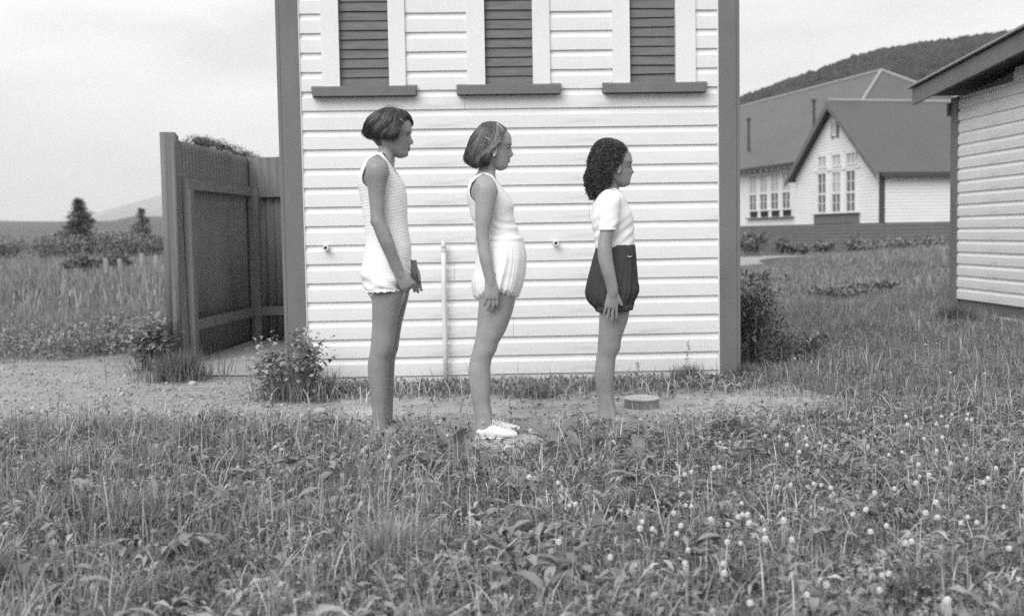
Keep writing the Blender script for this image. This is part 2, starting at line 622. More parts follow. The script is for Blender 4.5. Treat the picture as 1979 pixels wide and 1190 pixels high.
bld = empty('weatherboard_building', (0.24, WY, 0))
tag(bld, 'white weatherboard outbuilding with grey corner boards behind the three people', 'building')
BO = np.array((0.24, WY, 0))
core = MB().box((WX0 + 0.02, WY + 0.035, -0.05), (WX1 - 0.02, WY + BD, 3.0))
core.build('wall', M['dark'], bld, origin=None, loc=tuple(-BO))
wins = [(-0.927, -0.818, -0.511, -0.408), (-0.026, 0.088, 0.387, 0.494), (0.889, 0.997, 1.286, 1.411)]
SILL_Z, HEAD_Z = 1.898, 2.70
seed = 0
for k in range(15, -10, -1):
    zb = Z0 - DZ * k
    x0, x1 = WX0 + 0.137, WX1 - 0.132
    cuts = []
    if zb + DZ > SILL_Z - 0.02 and zb < HEAD_Z:
        cuts = [(w[0] + 0.012, w[3] - 0.012) for w in wins]
    segs, c = [], x0
    for a, b in cuts:
        segs.append((c, a))
        c = b
    segs.append((c, x1))
    rj = random.Random(70 + k)
    out = []
    for a, b in segs:                                        # some rows are butt-jointed
        if b - a > 2 and k % 3 == 1:
            j = rj.uniform(a + .5, b - .5)
            out += [(a, j - .0008), (j + .0008, b)]
        else:
            out.append((a, b))
    for a, b in out:
        seed += 1
        o = board_mesh(b - a, 0.0015, seed).build('weatherboard', M['white'], bld, loc=(a - BO[0], 0, zb))
# base board below the lowest weatherboard, two lengths
for a, b in ((WX0 + 0.137, 0.02), (0.024, WX1 - 0.132)):
    MB().box((a, -0.010, -0.04), (b, 0.0, 0.0735)).build('base_board', M['white'], bld, loc=(-BO[0], 0, 0))
# side boards
for side in (-1, 1):
    for k in range(15, -10, -1):
        zb = Z0 - DZ * k
        o = board_mesh(BD - 0.16, 0.0009, 500 + k).build('weatherboard', M['white'], bld)
        if side < 0:
            o.rotation_euler = (0, 0, R(-90))
            o.location = (WX0 + 0.02 - BO[0], BD, zb)
        else:
            o.rotation_euler = (0, 0, R(90))
            o.location = (WX1 - 0.02 - BO[0], 0.16, zb)
# corner boards: a wide face board and the edge of the side board behind it
for s, xo in ((-1, WX0), (1, WX1)):
    w = 0.137 if s < 0 else 0.132
    a, b = (xo + 0.024, xo + w) if s < 0 else (xo - w, xo - 0.024)
    MB().box((a, -0.036, -0.03), (b, -0.004, 3.0)).build('corner_board', M['trim'], bld, loc=(-BO[0], 0, 0))
    a, b = (xo, xo + 0.0215) if s < 0 else (xo - 0.0215, xo)
    MB().box((a, -0.031, -0.03), (b, 0.11, 3.0)).build('corner_board', M['trim'], bld, loc=(-BO[0], 0, 0))
    # thin scribing bead where the boards meet the corner
    a = xo + w + 0.001 if s < 0 else xo - w - 0.008
    MB().box((a, -0.030, 0.0), (a + 0.007, -0.002, 3.0)).build('bead', M['casing'], bld, loc=(-BO[0], 0, 0))
for wi, w in enumerate(wins):
    cx = (w[1] + w[2]) / 2
    wo = MB().box((w[1] - cx - 0.01, 0.086, SILL_Z), (w[2] - cx + 0.01, 0.092, HEAD_Z)).build('window', M['dark'], bld, loc=(cx - BO[0], -0.06, 0))
    L = (-cx, 0.06, 0)
    MB().box((w[0], -0.040, SILL_Z - 0.006), (w[1], 0.03, HEAD_Z)).build('casing', M['casing'], wo, loc=L)
    MB().box((w[2], -0.040, SILL_Z - 0.006), (w[3], 0.03, HEAD_Z)).build('casing', M['casing'], wo, loc=L)
    MB().box((w[0] - 0.02, -0.043, HEAD_Z + 0.001), (w[3] + 0.02, 0.03, HEAD_Z + 0.11)).build('casing', M['casing'], wo, loc=L)
    # sill: slopes outwards, ends run past the casings
    a, b = w[0] - 0.068, w[3] + 0.070
    MB().hexa([(a + 0.012, -0.088, 1.832), (b - 0.012, -0.088, 1.832), (b, 0.0, 1.838), (a, 0.0, 1.838),
               (a + 0.006, -0.090, 1.884), (b - 0.006, -0.090, 1.884), (b, 0.0, 1.908), (a, 0.0, 1.908)]).build('sill', M['trim'], wo, loc=L)
    zc, r = SILL_Z - 0.002, random.Random(20 + wi)
    sp = 0.0585
    for q in range(int((HEAD_Z - SILL_Z) / sp) + 1):
        z = zc + q * sp
        t = r.uniform(-0.004, 0.004)
        sm = MB().hexa([(w[1] + 0.001, -0.006 + t * .5, z), (w[2] - 0.001, -0.006 + t * .5, z + r.uniform(-.003, .003)), (w[2] - 0.001, 0.001 + t * .4, z), (w[1] + 0.001, 0.001 + t * .4, z),
                        (w[1] + 0.001, 0.008, z + 0.070), (w[2] - 0.001, 0.008, z + 0.070), (w[2] - 0.001, 0.014, z + 0.070), (w[1] + 0.001, 0.014, z + 0.070)])
        sm.build('louvre_slat', M['louvre'], wo, loc=L)


def stub(x, z):
    mb = MB()
    n = 20
    ring = lambda r, y: [(r * math.cos(2 * math.pi * k / n), y, r * math.sin(2 * math.pi * k / n)) for k in range(n)]
    mb.loft([ring(0.0185, 0.0), ring(0.0185, -0.075), ring(0.0175, -0.078), ring(0.0105, -0.078), ring(0.0095, -0.074), ring(0.0095, -0.012)], cap=False)
    o = mb.build('pipe_stub', M['pipe'], bld, loc=(x - BO[0], 0.0, z), smooth=False)
    MB().loft([ring(0.0094, -0.014), ring(0.0094, -0.012)]).build('bore', M['dark'], o)


stub(-0.930, 0.895)
stub(0.514, 0.900)
# low hipped roof over it (above the picture)
ez, ov = 3.0, 0.22
mb = MB()
x0, x1, y0, y1 = WX0 - ov, WX1 + ov, WY - ov, WY + BD + ov
mb.add([(x0, y0, ez), (x1, y0, ez), (x1, y1, ez), (x0, y1, ez), (x0, y0, ez + .1), (x1, y0, ez + .1), (x1, y1, ez + .1), (x0, y1, ez + .1),
        (0.24, y0 + 1.7, 4.1), (0.24, y1 - 1.7, 4.1)],
       [(3, 2, 1, 0), (0, 1, 5, 4), (1, 2, 6, 5), (2, 3, 7, 6), (3, 0, 4, 7), (4, 5, 8), (5, 6, 9, 8), (6, 7, 9), (7, 4, 8, 9)])
mb.build('roof', M['roof'], bld, loc=tuple(-BO))

# standing pipe in front of the wall
sp = empty('standpipe', (-0.196, 7.135, 0))
tag(sp, 'thin white upright pipe with a capped top, standing against the weatherboards', 'pipe')
MB().tube([(0, 0, -0.02), (0.0005, 0, 0.3), (-0.0005, 0, 0.6), (0.003, 0, 0.872)], 0.0150, 14).build('pipe', M['pipe'], sp, smooth=True)
MB().cyl((0.003, 0), 0.0195, 0.0195, 0.862, 0.878, 18).build('collar', M['pipe'], sp, smooth=False)
MB().loft([[(0.003 + r * math.cos(t * math.pi / 7), r * math.sin(t * math.pi / 7), z) for t in range(14)] for r, z in
           ((0.0165, 0.8785), (0.0165, 0.905), (0.0135, 0.912), (0.0125, 0.928), (0.008, 0.934))]).build('cap', M['pipe'], sp, smooth=True)

# ================================================================== CORRUGATED SCREEN at the left corner
NP, CP, EP = np.array((-2.235, 8.76)), np.array((-2.060, 10.52)), np.array((-1.20, 10.50))
scr = empty('iron_screen', (NP[0], NP[1], 0))
tag(scr, 'dark painted corrugated iron screen with timber rails beside the white outbuilding', 'screen')
SO = np.array((NP[0], NP[1], 0.0))


def corrugated(p0, p1, z0, z1a, z1b, pitch=0.076, amp=0.010):
    d = p1 - p0
    Ln = np.linalg.norm(d)
    d = d / Ln
    nrm = np.array((d[1], -d[0]))
    n = int(Ln / pitch * 8)
    top, bot = [], []
    mb = MB()
    rows = []
    for th in (0.0, -0.0016):
        for i in range(n + 1):
            s = Ln * i / n
            q = p0 + d * s + nrm * (amp * math.sin(2 * math.pi * s / pitch) + th)
            zt = z1a + (z1b - z1a) * i / n
            rows.append((q[0], q[1], z0))
            rows.append((q[0], q[1], zt))
    fs = []
    k = 2 * (n + 1)
    for i in range(n):
        a = 2 * i
        fs += [(a, a + 2, a + 3, a + 1), (k + a, k + a + 1, k + a + 3, k + a + 2), (a + 1, a + 3, k + a + 3, k + a + 1), (a, k + a, k + a + 2, a + 2)]
    fs += [(0, 1, k + 1, k), (2 * n, k + 2 * n, k + 2 * n + 1, 2 * n + 1)]
    mb.add(rows, fs)
    return mb


def along(p0, p1, s0, s1, off0, off1, z0, z1):
    """timber lying along p0-p1, from s0 to s1 metres, off0..off1 to the inner side"""
    d = (p1 - p0) / np.linalg.norm(p1 - p0)
    nrm = np.array((d[1], -d[0]))
    q = [p0 + d * s0 + nrm * off0, p0 + d * s1 + nrm * off0, p0 + d * s1 + nrm * off1, p0 + d * s0 + nrm * off1]
    return MB().hexa([(x, y, z0) for x, y in q] + [(x, y, z1) for x, y in q])


LS, LB = np.linalg.norm(CP - NP), np.linalg.norm(EP - CP)
LO = tuple(-SO)
dS = (CP - NP) / LS
for i in range(3):                                           # three sheets, lapped
    a, b = NP + dS * (LS * i / 3 - (0.02 if i else 0)), NP + dS * (LS * (i + 1) / 3)
    nr = np.array((dS[1], -dS[0])) * (0.002 * (i % 2))
    corrugated(a + nr, b + nr, 0.02, 1.712 - 0.004 * i, 1.708 - 0.004 * i).build('iron_sheet', M['iron'], scr, loc=LO, smooth=True)
corrugated(CP, EP, 0.02, 1.70, 1.70).build('iron_sheet', M['iron'], scr, loc=LO, smooth=True)
along(NP, CP, 0.02, LS - 0.005, 0.013, 0.060, 1.345, 1.425).build('rail', M['irontimber'], scr, loc=LO)
along(NP, CP, 0.10, LS - 0.005, 0.013, 0.060, 0.255, 0.335).build('rail', M['irontimber'], scr, loc=LO)
along(CP, EP, 0.10, LB - 0.01, 0.013, 0.060, 1.335, 1.415).build('rail', M['irontimber'], scr, loc=LO)
along(CP, EP, 0.10, LB - 0.01, 0.013, 0.060, 0.255, 0.335).build('rail', M['irontimber'], scr, loc=LO)
along(NP, CP, 0.02, 0.105, 0.0131, 0.072, -0.02, 1.344).build('post', M['irontimber'], scr, loc=LO)
along(CP, EP, 0.012, 0.100, 0.0131, 0.100, -0.02, 1.415).build('post', M['irontimber'], scr, loc=LO)
# end post: squared timber with a rounded iron edging on its left
MB().hexa([(-2.312, 8.70, -0.02), (-2.225, 8.69, -0.02), (-2.202, 8.755, -0.02), (-2.30, 8.78, -0.02),
           (-2.312, 8.70, 1.770), (-2.240, 8.69, 1.770), (-2.230, 8.755, 1.740), (-2.30, 8.78, 1.770)]).build('post', M['irontimber'], scr, loc=LO)
MB().tube([(-2.330, 8.725, -0.02), (-2.330, 8.725, 1.772)], 0.034, 16).build('edging', M['iron'], scr, loc=LO, smooth=True)
MB().tube([(-2.256, 8.684, -0.02), (-2.256, 8.684, 1.700)], 0.018, 12).build('edging', M['iron'], scr, loc=LO, smooth=True)

# ================================================================== SHED at the right edge (wall in the plane x = 5.397)
SX, SYc, SYe = 5.397, 12.62, 8.0
shed = empty('shed', (SX, SYc, 0))
tag(shed, 'pale weatherboard shed with grey bargeboard at the right edge of the picture', 'shed')
HO = (-SX, -SYc, 0)
SL = 0.0766
zr = lambda y: 2.356 + SL * (12.96 - y)
MB().hexa([(SX + .004, SYe, -.05), (SX + 4, SYe, -.05), (SX + 4, SYc - .01, -.05), (SX + .004, SYc - .01, -.05),
           (SX + .004, SYe, zr(SYe)), (SX + 4, SYe, zr(SYe)), (SX + 4, SYc - .01, zr(SYc)), (SX + .004, SYc - .01, zr(SYc))]).build('wall', M['soffit_grey'], shed, loc=HO)
SP = 0.131
for k in range(-4, 17):
    zb = 2.256 - SP * k
    if zb < 0.02: continue
    y_far = SYc - 0.15
    y_near = SYe
    if zb + SP > zr(SYc):                                     # upper boards are cut by the raking roof
        y_far = min(y_far, 12.96 - (zb + SP * 0.8 - 2.356) / SL)
    if y_far - y_near < 0.3: continue
    o = board_mesh(y_far - y_near, 0.001, 900 + k).build('weatherboard', M['white'], shed, loc=(0, y_far - SYc, zb))
    o.rotation_euler = (0, 0, R(-90))
    o.scale = (1, 1, SP / DZ)
MB().box((SX - .034, SYc - .148, -.03), (SX + .1, SYc + .02, zr(SYc) + .01)).build('corner_board', M['trim'], shed, loc=HO)
MB().box((SX - .012, SYe, -.04), (SX, SYc - .15, 0.028)).build('base_board', M['white'], shed, loc=HO)
bx = 5.047
y0, y1 = 12.96, SYe - .3
MB().hexa([(bx, y1, zr(y1)), (bx + .028, y1, zr(y1)), (bx + .028, y0, zr(y0)), (bx, y0, zr(y0)),
           (bx, y1, zr(y1) + .178), (bx + .028, y1, zr(y1) + .178), (bx + .028, y0, zr(y0) + .178), (bx, y0, zr(y0) + .178)]).build('bargeboard', M['trim'], shed, loc=HO)
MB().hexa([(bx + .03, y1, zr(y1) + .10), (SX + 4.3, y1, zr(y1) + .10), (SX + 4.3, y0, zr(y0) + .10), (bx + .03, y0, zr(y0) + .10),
           (bx + .03, y1, zr(y1) + .18), (SX + 4.3, y1, zr(y1) + .18), (SX + 4.3, y0, zr(y0) + .18), (bx + .03, y0, zr(y0) + .18)]).build('soffit', M['soffit_grey'], shed, loc=HO)
MB().hexa([(bx - .045, y1, zr(y1) + .192), (SX + 4.35, y1, zr(y1) + .192), (SX + 4.35, y0 + .06, zr(y0) + .190), (bx - .045, y0 + .06, zr(y0) + .190),
           (bx - .045, y1, zr(y1) + .214), (SX + 4.35, y1, zr(y1) + .214), (SX + 4.35, y0 + .06, zr(y0) + .212), (bx - .045, y0 + .06, zr(y0) + .212)]).build('roof', M['ridge'], shed, loc=HO)
MB().box((SX - .05, SYc + .02, 2.20), (SX + .06, SYc + .09, 2.34)).build('bracket', M['sdark'], shed, loc=HO)

# ================================================================== SCHOOL across the yard
SC = np.array((16.012, 44.175, 0.0))
ang = R(12)
sa = np.array((-math.sin(ang), math.cos(ang)))               # u: away from us, to the left
sb = np.array((math.cos(ang), math.sin(ang)))                # v: to the right
sch = empty('school_building', tuple(SC))
tag(sch, 'white weatherboard school with steep gable, tall windows and grey roof across the yard', 'building')


def W(u, v, z):
    p = sa * u + sb * v
    return (p[0], p[1], z)


def sbox(u0, u1, v0, v1, z0, z1):
    return MB().hexa([W(u0, v0, z0), W(u0, v1, z0), W(u1, v1, z0), W(u1, v0, z0), W(u0, v0, z1), W(u0, v1, z1), W(u1, v1, z1), W(u1, v0, z1)])


EV, PK, GU = 3.30, 6.25, 6.95                                 # eave, gable peak, gable width
SK = 1.16
# walls
MB().add([W(0, 0, SK), W(GU, 0, SK), W(GU, 0, EV), W(GU / 2, 0, PK - .12), W(0, 0, EV), W(0, .2, SK), W(GU, .2, SK), W(GU, .2, EV), W(GU / 2, .2, PK - .12), W(0, .2, EV)],
         [(0, 1, 2, 3, 4), (9, 8, 7, 6, 5), (0, 5, 6, 1), (1, 6, 7, 2), (2, 7, 8, 3), (3, 8, 9, 4), (4, 9, 5, 0)]).build('gable_wall', M['swhite'], sch, recalc=True)
sbox(0.0, 0.2, 0.202, 14, SK, EV).build('wall', M['swhite'], sch, recalc=True)
sbox(GU + .002, 36, 1.0, 1.25, SK, 4.15).build('wall', M['swhite'], sch, recalc=True)
sbox(-0.03, GU + .03, -0.04, 0.198, -.1, SK - .003).build('base_wall', M['sbase'], sch, recalc=True)
sbox(-0.03, 0.17, 0.2, 14, -.1, SK - .003).build('base_wall', M['sbase'], sch, recalc=True)
sbox(GU + .035, 36, 0.96, 1.2, -.1, SK - .003).build('base_wall', M['sbase'], sch, recalc=True)
sbox(-0.05, 0.09, -0.06, 0.12, SK - .001, EV - .02).build('corner_board', M['sdark'], sch, recalc=True)
for k in range(8):                                            # boards of the skirting
    z = .02 + .142 * k
    MB().hexa([W(-.03, -.062, z), W(-.03, -.041, z), W(GU + .03, -.041, z), W(GU + .03, -.062, z), W(-.03, -.046, z + .138), W(-.03, -.041, z + .138), W(GU + .03, -.041, z + .138), W(GU + .03, -.046, z + .138)]).build('skirting_board', M['sbase'], sch, recalc=True)
    MB().hexa([W(-.052, .13, z), W(-.052, 13.9, z), W(-.031, 13.9, z), W(-.031, .13, z), W(-.036, .13, z + .138), W(-.036, 13.9, z + .138), W(-.031, 13.9, z + .138), W(-.031, .13, z + .138)]).build('skirting_board', M['sbase'], sch, recalc=True)
for k in range(16):                                           # boards of the nearest wall, as proud laps
    z = SK + 0.13 * k
    if z + .13 > EV: break
    mb = MB().hexa([W(-.022, .125, z), W(-.022, 13.9, z), W(0, 13.9, z), W(0, .125, z), W(-.006, .125, z + .128), W(-.006, 13.9, z + .128), W(0, 13.9, z + .128), W(0, .125, z + .128)])
    mb.build('weatherboard', M['swhite'], sch, recalc=True)
for k in range(36):                                           # boards of the gable
    z = SK + 0.13 * k
    u1 = GU - .02
    u0 = .1
    if z + .13 > EV:
        t = (z + .13 - EV) / (PK - .12 - EV)
        u0, u1 = GU / 2 * t + .1, GU - GU / 2 * t - .02
    if u1 - u0 < .3: break
    parts = [(u0, u1)]
    if 1.52 < z + .1 and z < 4.15: parts = [(u0, 1.62), (5.12, u1)]
    for a, b in parts:
        if b - a < .06: continue
        MB().hexa([W(a, -.022, z), W(a, 0, z), W(b, 0, z), W(b, -.022, z), W(a, -.006, z + .128), W(a, 0, z + .128), W(b, 0, z + .128), W(b, -.006, z + .128)]).build('weatherboard', M['swhite'], sch, recalc=True)

# roof of the gable wing
ovh = .38
for s in (-1, 1):
    ue, up = (-.28 if s < 0 else GU + .28), GU / 2
    ze = EV - .24
    mb = MB().hexa([W(ue, -ovh, ze), W(ue, 15, ze), W(up, 15, PK), W(up, -ovh, PK), W(ue, -ovh, ze + .06), W(ue, 15, ze + .06), W(up, 15, PK + .06), W(up, -ovh, PK + .06)])
    mb.build('roof', M['roof'], sch, recalc=True)
    mb = MB().hexa([W(ue, -ovh - .05, ze - .20), W(ue, -ovh, ze - .20), W(up, -ovh, PK - .28), W(up, -ovh - .05, PK - .28),
                    W(ue, -ovh - .05, ze + .05), W(ue, -ovh, ze + .05), W(up, -ovh, PK + .05), W(up, -ovh - .05, PK + .05)])
    mb.build('bargeboard', M['sbase'], sch, recalc=True)
sbox(-.40, -.285, -.2, 15, EV - .36, EV - .20).build('gutter', M['sdark'], sch, recalc=True)
MB().tube([W(GU / 2, -ovh, PK + .07), W(GU / 2, 15, PK + .07)], .07, 8).build('ridge_cap', M['ridge'], sch)
# main roof with hipped end
ve, vr, vb, zr_, zE = 0.45, 8.0, 15.5, 9.02, 4.02
un, ur, uf = 5.0, 12.9, 40.0
MB().add([W(un, ve, zE), W(uf, ve, zE), W(uf, vr, zr_), W(ur, vr, zr_), W(un, vb, zE), W(uf, vb, zE)],
         [(0, 3, 2, 1), (0, 4, 3), (4, 5, 2, 3), (1, 2, 5), (0, 1, 5, 4)]).build('main_roof', M['roof'], sch, recalc=True)
MB().tube([W(ur, vr, zr_ + .02), W(uf, vr, zr_ + .02)], .09, 8).build('ridge_cap', M['ridge'], sch)
MB().tube([W(ur, vr, zr_ + .03), W(un, ve, zE + .05)], .09, 8).build('ridge_cap', M['ridge'], sch)
MB().tube([W(ur, vr, zr_ + .03), W(un, vb, zE + .05)], .09, 8).build('ridge_cap', M['ridge'], sch)
sbox(GU, 36, .40, .50, zE - .10, zE + .02).build('gutter', M['sdark'], sch, recalc=True)
for k in range(22):
    u = 7.2 + k * 0.62
    sbox(u, u + .10, .52, .98, zE - .20, zE - .06).build('rafter_tail', M['swhite'], sch, recalc=True)
MB().tube([W(GU + .25, .86, -.02), W(GU + .25, .86, 3.2)], .06, 8).build('downpipe', M['sdark'], sch)


def school_window(u0, u1, z0, z1, v, rows, cols, blind=0.0):
    """tall window in a wall facing -v; panes are single pieces"""
    uc = (u0 + u1) / 2
    base = W(uc, v, z0)
    fr = .07
    mb = MB()
    def b(a0, a1, q0, q1, d0, d1):
        nonlocal mb
        t = sbox(a0, a1, v + d0, v + d1, q0, q1)
        mb.add(t.v, t.f)
    b(u0 - fr, u0, z0 - fr, z1 + fr, -.09, -.001)
    b(u1, u1 + fr, z0 - fr, z1 + fr, -.09, -.001)
    b(u0, u1, z1, z1 + fr, -.088, -.001)
    b(u0, u1, z0 - fr, z0, -.088, -.001)
    zm = z0 + (z1 - z0) * .47
    if rows > 2:
        b(u0, u1, zm - .04, zm + .04, -.075, -.001)
    for c in range(1, cols):
        q = u0 + (u1 - u0) * c / cols
        b(q - .018, q + .018, z0, z1, -.065, -.001)
    zs = [z0, zm - .04, zm + .04, z1] if rows > 2 else [z0, z1]
    wo = mb.build('window', M['casing'], sch, recalc=True)
    spans = [(z0, zm - .04), (zm + .04, z1)] if rows > 2 else [(z0, z1)]
    for si, (a, e) in enumerate(spans):
        for c in range(cols):
            q0 = u0 + (u1 - u0) * c / cols + .019
            q1 = u0 + (u1 - u0) * (c + 1) / cols - .019
            mm = M['curtain'] if (blind and si == len(spans) - 1) else M['glass']
            sbox(q0, q1, v - .035, v - .030, a + .002, e - .002).build('pane', mm, wo, recalc=True)
        if rows > 2:
            zb = (a + e) / 2
            sbox(u0 + .001, u1 - .001, v - .06, v - .036, zb - .014, zb + .014).build('glazing_bar', M['casing'], wo, recalc=True)
    return wo


for k, (a, b) in enumerate(((4.17, 4.85), (2.98, 3.66), (1.83, 2.52))):
    school_window(a, b, 1.66, 3.30, 0.0, 4, 2, blind=(k == 1))
    school_window(a, b, 3.60, 4.02, 0.0, 1, 2, blind=1)
sbox(1.55, 5.2, -.06, -.002, 3.40, 3.50).build('transom', M['swhite'], sch, recalc=True)
sbox(1.55, 5.2, -.07, -.042, SK - .002, 1.56).build('window_apron', M['sbase'], sch, recalc=True)
sbox(1.5, 5.25, -.16, -.002, 1.561, 1.585).build('window_sill', M['sbase'], sch, recalc=True)
school_window(3.28, 3.62, 4.90, 5.40, 0.0, 1, 1, blind=1)
sbox(3.20, 3.27, -.1, -.002, 4.75, 5.5).build('vent_trim', M['sbase'], sch, recalc=True)
sbox(3.63, 3.70, -.1, -.002, 4.75, 5.5).build('vent_trim', M['sbase'], sch, recalc=True)
for k in range(4):
    a = 13.62 - k * 1.185
    school_window(a - .78, a, 1.95, 3.65, 1.0, 4, 2, blind=1)
    sbox(a - .76, a - .02, .955, .999, 1.60, 1.86).build('hopper_opening', M['dark'], sch, recalc=True)
sbox(9.0, 13.9, .84, .999, 1.50, 1.56).build('window_sill', M['sbase'], sch, recalc=True)
# flue pipes standing on the main roof
def on_roof(px, py):
    n = np.cross(np.array(W(1, 0, 0)), np.array(W(0, vr - ve, zr_ - zE)))
    p0 = SC + np.array(W(un, ve, zE))
    v = _ray(px, py)
    c = np.array((0, 0, CAM_H))
    return c + v * (((p0 - c) @ n) / (v @ n)) - SC


for (px, py, top) in ((1447, 293, 233), (1573, 250, 197)):
    q = on_roof(px, py)
    t = at(px, top, q[1] + SC[1])
    MB().tube([(q[0], q[1], q[2] - .2), (q[0], q[1], t[2])], .075, 8).build('flue_pipe', M['sdark'], sch)
    MB().cyl((q[0], q[1]), .13, .13, t[2] + .002, t[2] + .12, 10).build('flue_cap', M['sdark'], sch)

# ================================================================== PEOPLE
def catmull(xs, ys, q):
    """smooth interpolation through table points"""
    xs, ys, q = np.asarray(xs, float), np.asarray(ys, float), np.asarray(q, float)
    d = np.gradient(ys, xs)
    i = np.clip(np.searchsorted(xs, q) - 1, 0, len(xs) - 2)
    h = xs[i + 1] - xs[i]
    t = np.clip((q - xs[i]) / h, 0, 1)
    return (2 * t**3 - 3 * t**2 + 1) * ys[i] + (t**3 - 2 * t**2 + t) * h * d[i] + (-2 * t**3 + 3 * t**2) * ys[i + 1] + (t**3 - t**2) * h * d[i + 1]


def remesh(mb, voxel, smooth=3, factor=0.5, deci=None, pre=None):
    me = mb.mesh('tmp')
    o = bpy.data.objects.new('tmp', me)
    col.objects.link(o)
    rm = o.modifiers.new('r', 'REMESH')
    rm.mode = 'VOXEL'
    rm.voxel_size = voxel
    if smooth:
        s = o.modifiers.new('s', 'SMOOTH')
        s.iterations = smooth
        s.factor = factor
    if deci:
        d = o.modifiers.new('d', 'DECIMATE')
        d.ratio = deci
    dg = bpy.context.evaluated_depsgraph_get()
    out = bpy.data.meshes.new_from_object(o.evaluated_get(dg))
    bpy.data.objects.remove(o)
    bpy.data.meshes.remove(me)
    return out


def get_co(me):
    a = np.empty(len(me.vertices) * 3, np.float32)
    me.vertices.foreach_get('co', a)
    return a.reshape(-1, 3)


def get_no(me):
    a = np.empty(len(me.vertices) * 3, np.float32)
    me.vertices.foreach_get('normal', a)
    return a.reshape(-1, 3)


def set_co(me, a):
    me.vertices.foreach_set('co', np.ascontiguousarray(a, np.float32).ravel())
    me.update()


def shade_smooth(me):
    me.polygons.foreach_set('use_smooth', np.ones(len(me.polygons), bool))


class Fig:
    def __init__(s, Y, foot_px):
        s.Y = Y
        s.base = gr(*foot_px)
        s.base[1] = Y
        s.mm = 1 / (FPX / Y)                                 # metres per photo pixel

    def P(s, px, py, dy=0.0):
        return at(px, py, s.Y + dy)


def edge_loft(mb, g, rows, dy=0.0, n=32, step=4.0, grow=0.0, p=2.15, hw_ratio=None, dys=None):
    """body segment from measured back and front edges; rows = (py, back, front[, half width])"""
    ys = [r[0] for r in rows]
    q = np.linspace(ys[0], ys[-1], max(6, int((ys[-1] - ys[0]) / step) + 1))
    bk, fr = catmull(ys, [r[1] for r in rows], q), catmull(ys, [r[2] for r in rows], q)
    hw = catmull(ys, [r[3] for r in rows], q) if hw_ratio is None else None
    dyq = np.full(len(q), dy) if dys is None else np.interp(q, [d[0] for d in dys], [d[1] for d in dys])
    rings = []
    for i in range(len(q)):
        b, f = g.P(bk[i], q[i], dyq[i]), g.P(fr[i], q[i], dyq[i])
        c = (b + f) / 2
        hx = (f - b) / 2
        L = np.linalg.norm(hx)
        hx = hx / L * max(0.004, L + grow)
        w = (hw[i] if hw is not None else L * hw_ratio) + grow
        ring = []
        for k in range(n):
            a = 2 * math.pi * k / n
            cx, sx = math.cos(a), math.sin(a)
            cx = math.copysign(abs(cx) ** (2 / p), cx)
            sx = math.copysign(abs(sx) ** (2 / p), sx)
            ring.append(tuple(c + hx * cx + np.array((0, w * sx, 0))))
        rings.append(ring)
    mb.loft(rings)


def head_loft(mb, g, front, mask, back, wmul=1.0, eye=None, n=56):
    top, chin = front[0][0], front[-1][0]
    q = np.concatenate([[top], top + (chin - top) * (np.linspace(0.02, 1, 60))])
    F = np.interp(q, [r[0] for r in front], [r[1] for r in front])
    Mk = np.interp(q, [r[0] for r in mask], [r[1] for r in mask])
    B = np.interp(q, [r[0] for r in back], [r[1] for r in back])
    Hh = (chin - top) * g.mm
    t = (q - top) / (chin - top)
    Wd = np.interp(t, [0, .03, .1, .25, .42, .55, .68, .8, .9, .96, 1], [.03, .12, .225, .30, .325, .31, .285, .24, .185, .13, .05]) * Hh * wmul
    rings = []
    ez = g.P(eye[0], eye[1]) if eye else None
    for i in range(len(q)):
        b, f = g.P(B[i], q[i]), g.P(Mk[i], q[i])
        tip = g.P(F[i], q[i])[0] - f[0]
        c, hx = (b + f) / 2, (f - b) / 2
        ring = []
        for k in range(n):
            a = 2 * math.pi * k / n
            cx, sx = math.cos(a), math.sin(a)
            pe = 2.35 if cx > 0 else 2.1
            px_ = math.copysign(abs(cx) ** (2 / pe), cx)
            py_ = math.copysign(abs(sx) ** (2 / pe), sx)
            y = Wd[i] * py_ * (1 - 0.10 * max(0, cx))
            x = c[0] + hx[0] * px_
            if cx > 0:
                x += tip * math.exp(-(y / 0.0145) ** 2)
                if ez is not None:
                    dz = c[2] - ez[2]
                    x -= 0.007 * math.exp(-((abs(y) - 0.030) / 0.014) ** 2 - (dz / 0.010) ** 2)
                    x += 0.004 * math.exp(-((abs(y) - 0.026) / 0.018) ** 2 - ((dz - 0.017) / 0.007) ** 2)
            ring.append((x, g.Y + y, c[2] + hx[2] * px_))
        rings.append(ring)
    mb.loft(rings)
    return Wd.max()


def ear(mb, g, px, py, w, h, lat):
    """outer rim, lobe and bowl of an ear on the near side (and the far one)"""
    for s in (-1, 1):
        c = g.P(px, py)
        y = g.Y + s * lat
        mb.ellipsoid((c[0], y, c[2]), (w * .42, .006, h * .46), 12, 8)
        pts, rad = [], []
        for k in range(15):
            a = R(-100 + 300 * k / 14)
            pts.append((c[0] + w * .5 * math.cos(a) * (-1 if False else 1) - w * .05, y + s * .006, c[2] + h * .48 * math.sin(a)))
            rad.append(.0045 if k not in (0, 14) else .003)
        mb.tube(pts, rad, 8)
        mb.ellipsoid((c[0] + w * .08, y + s * .004, c[2] - h * .42), (w * .24, .005, h * .16), 10, 6)


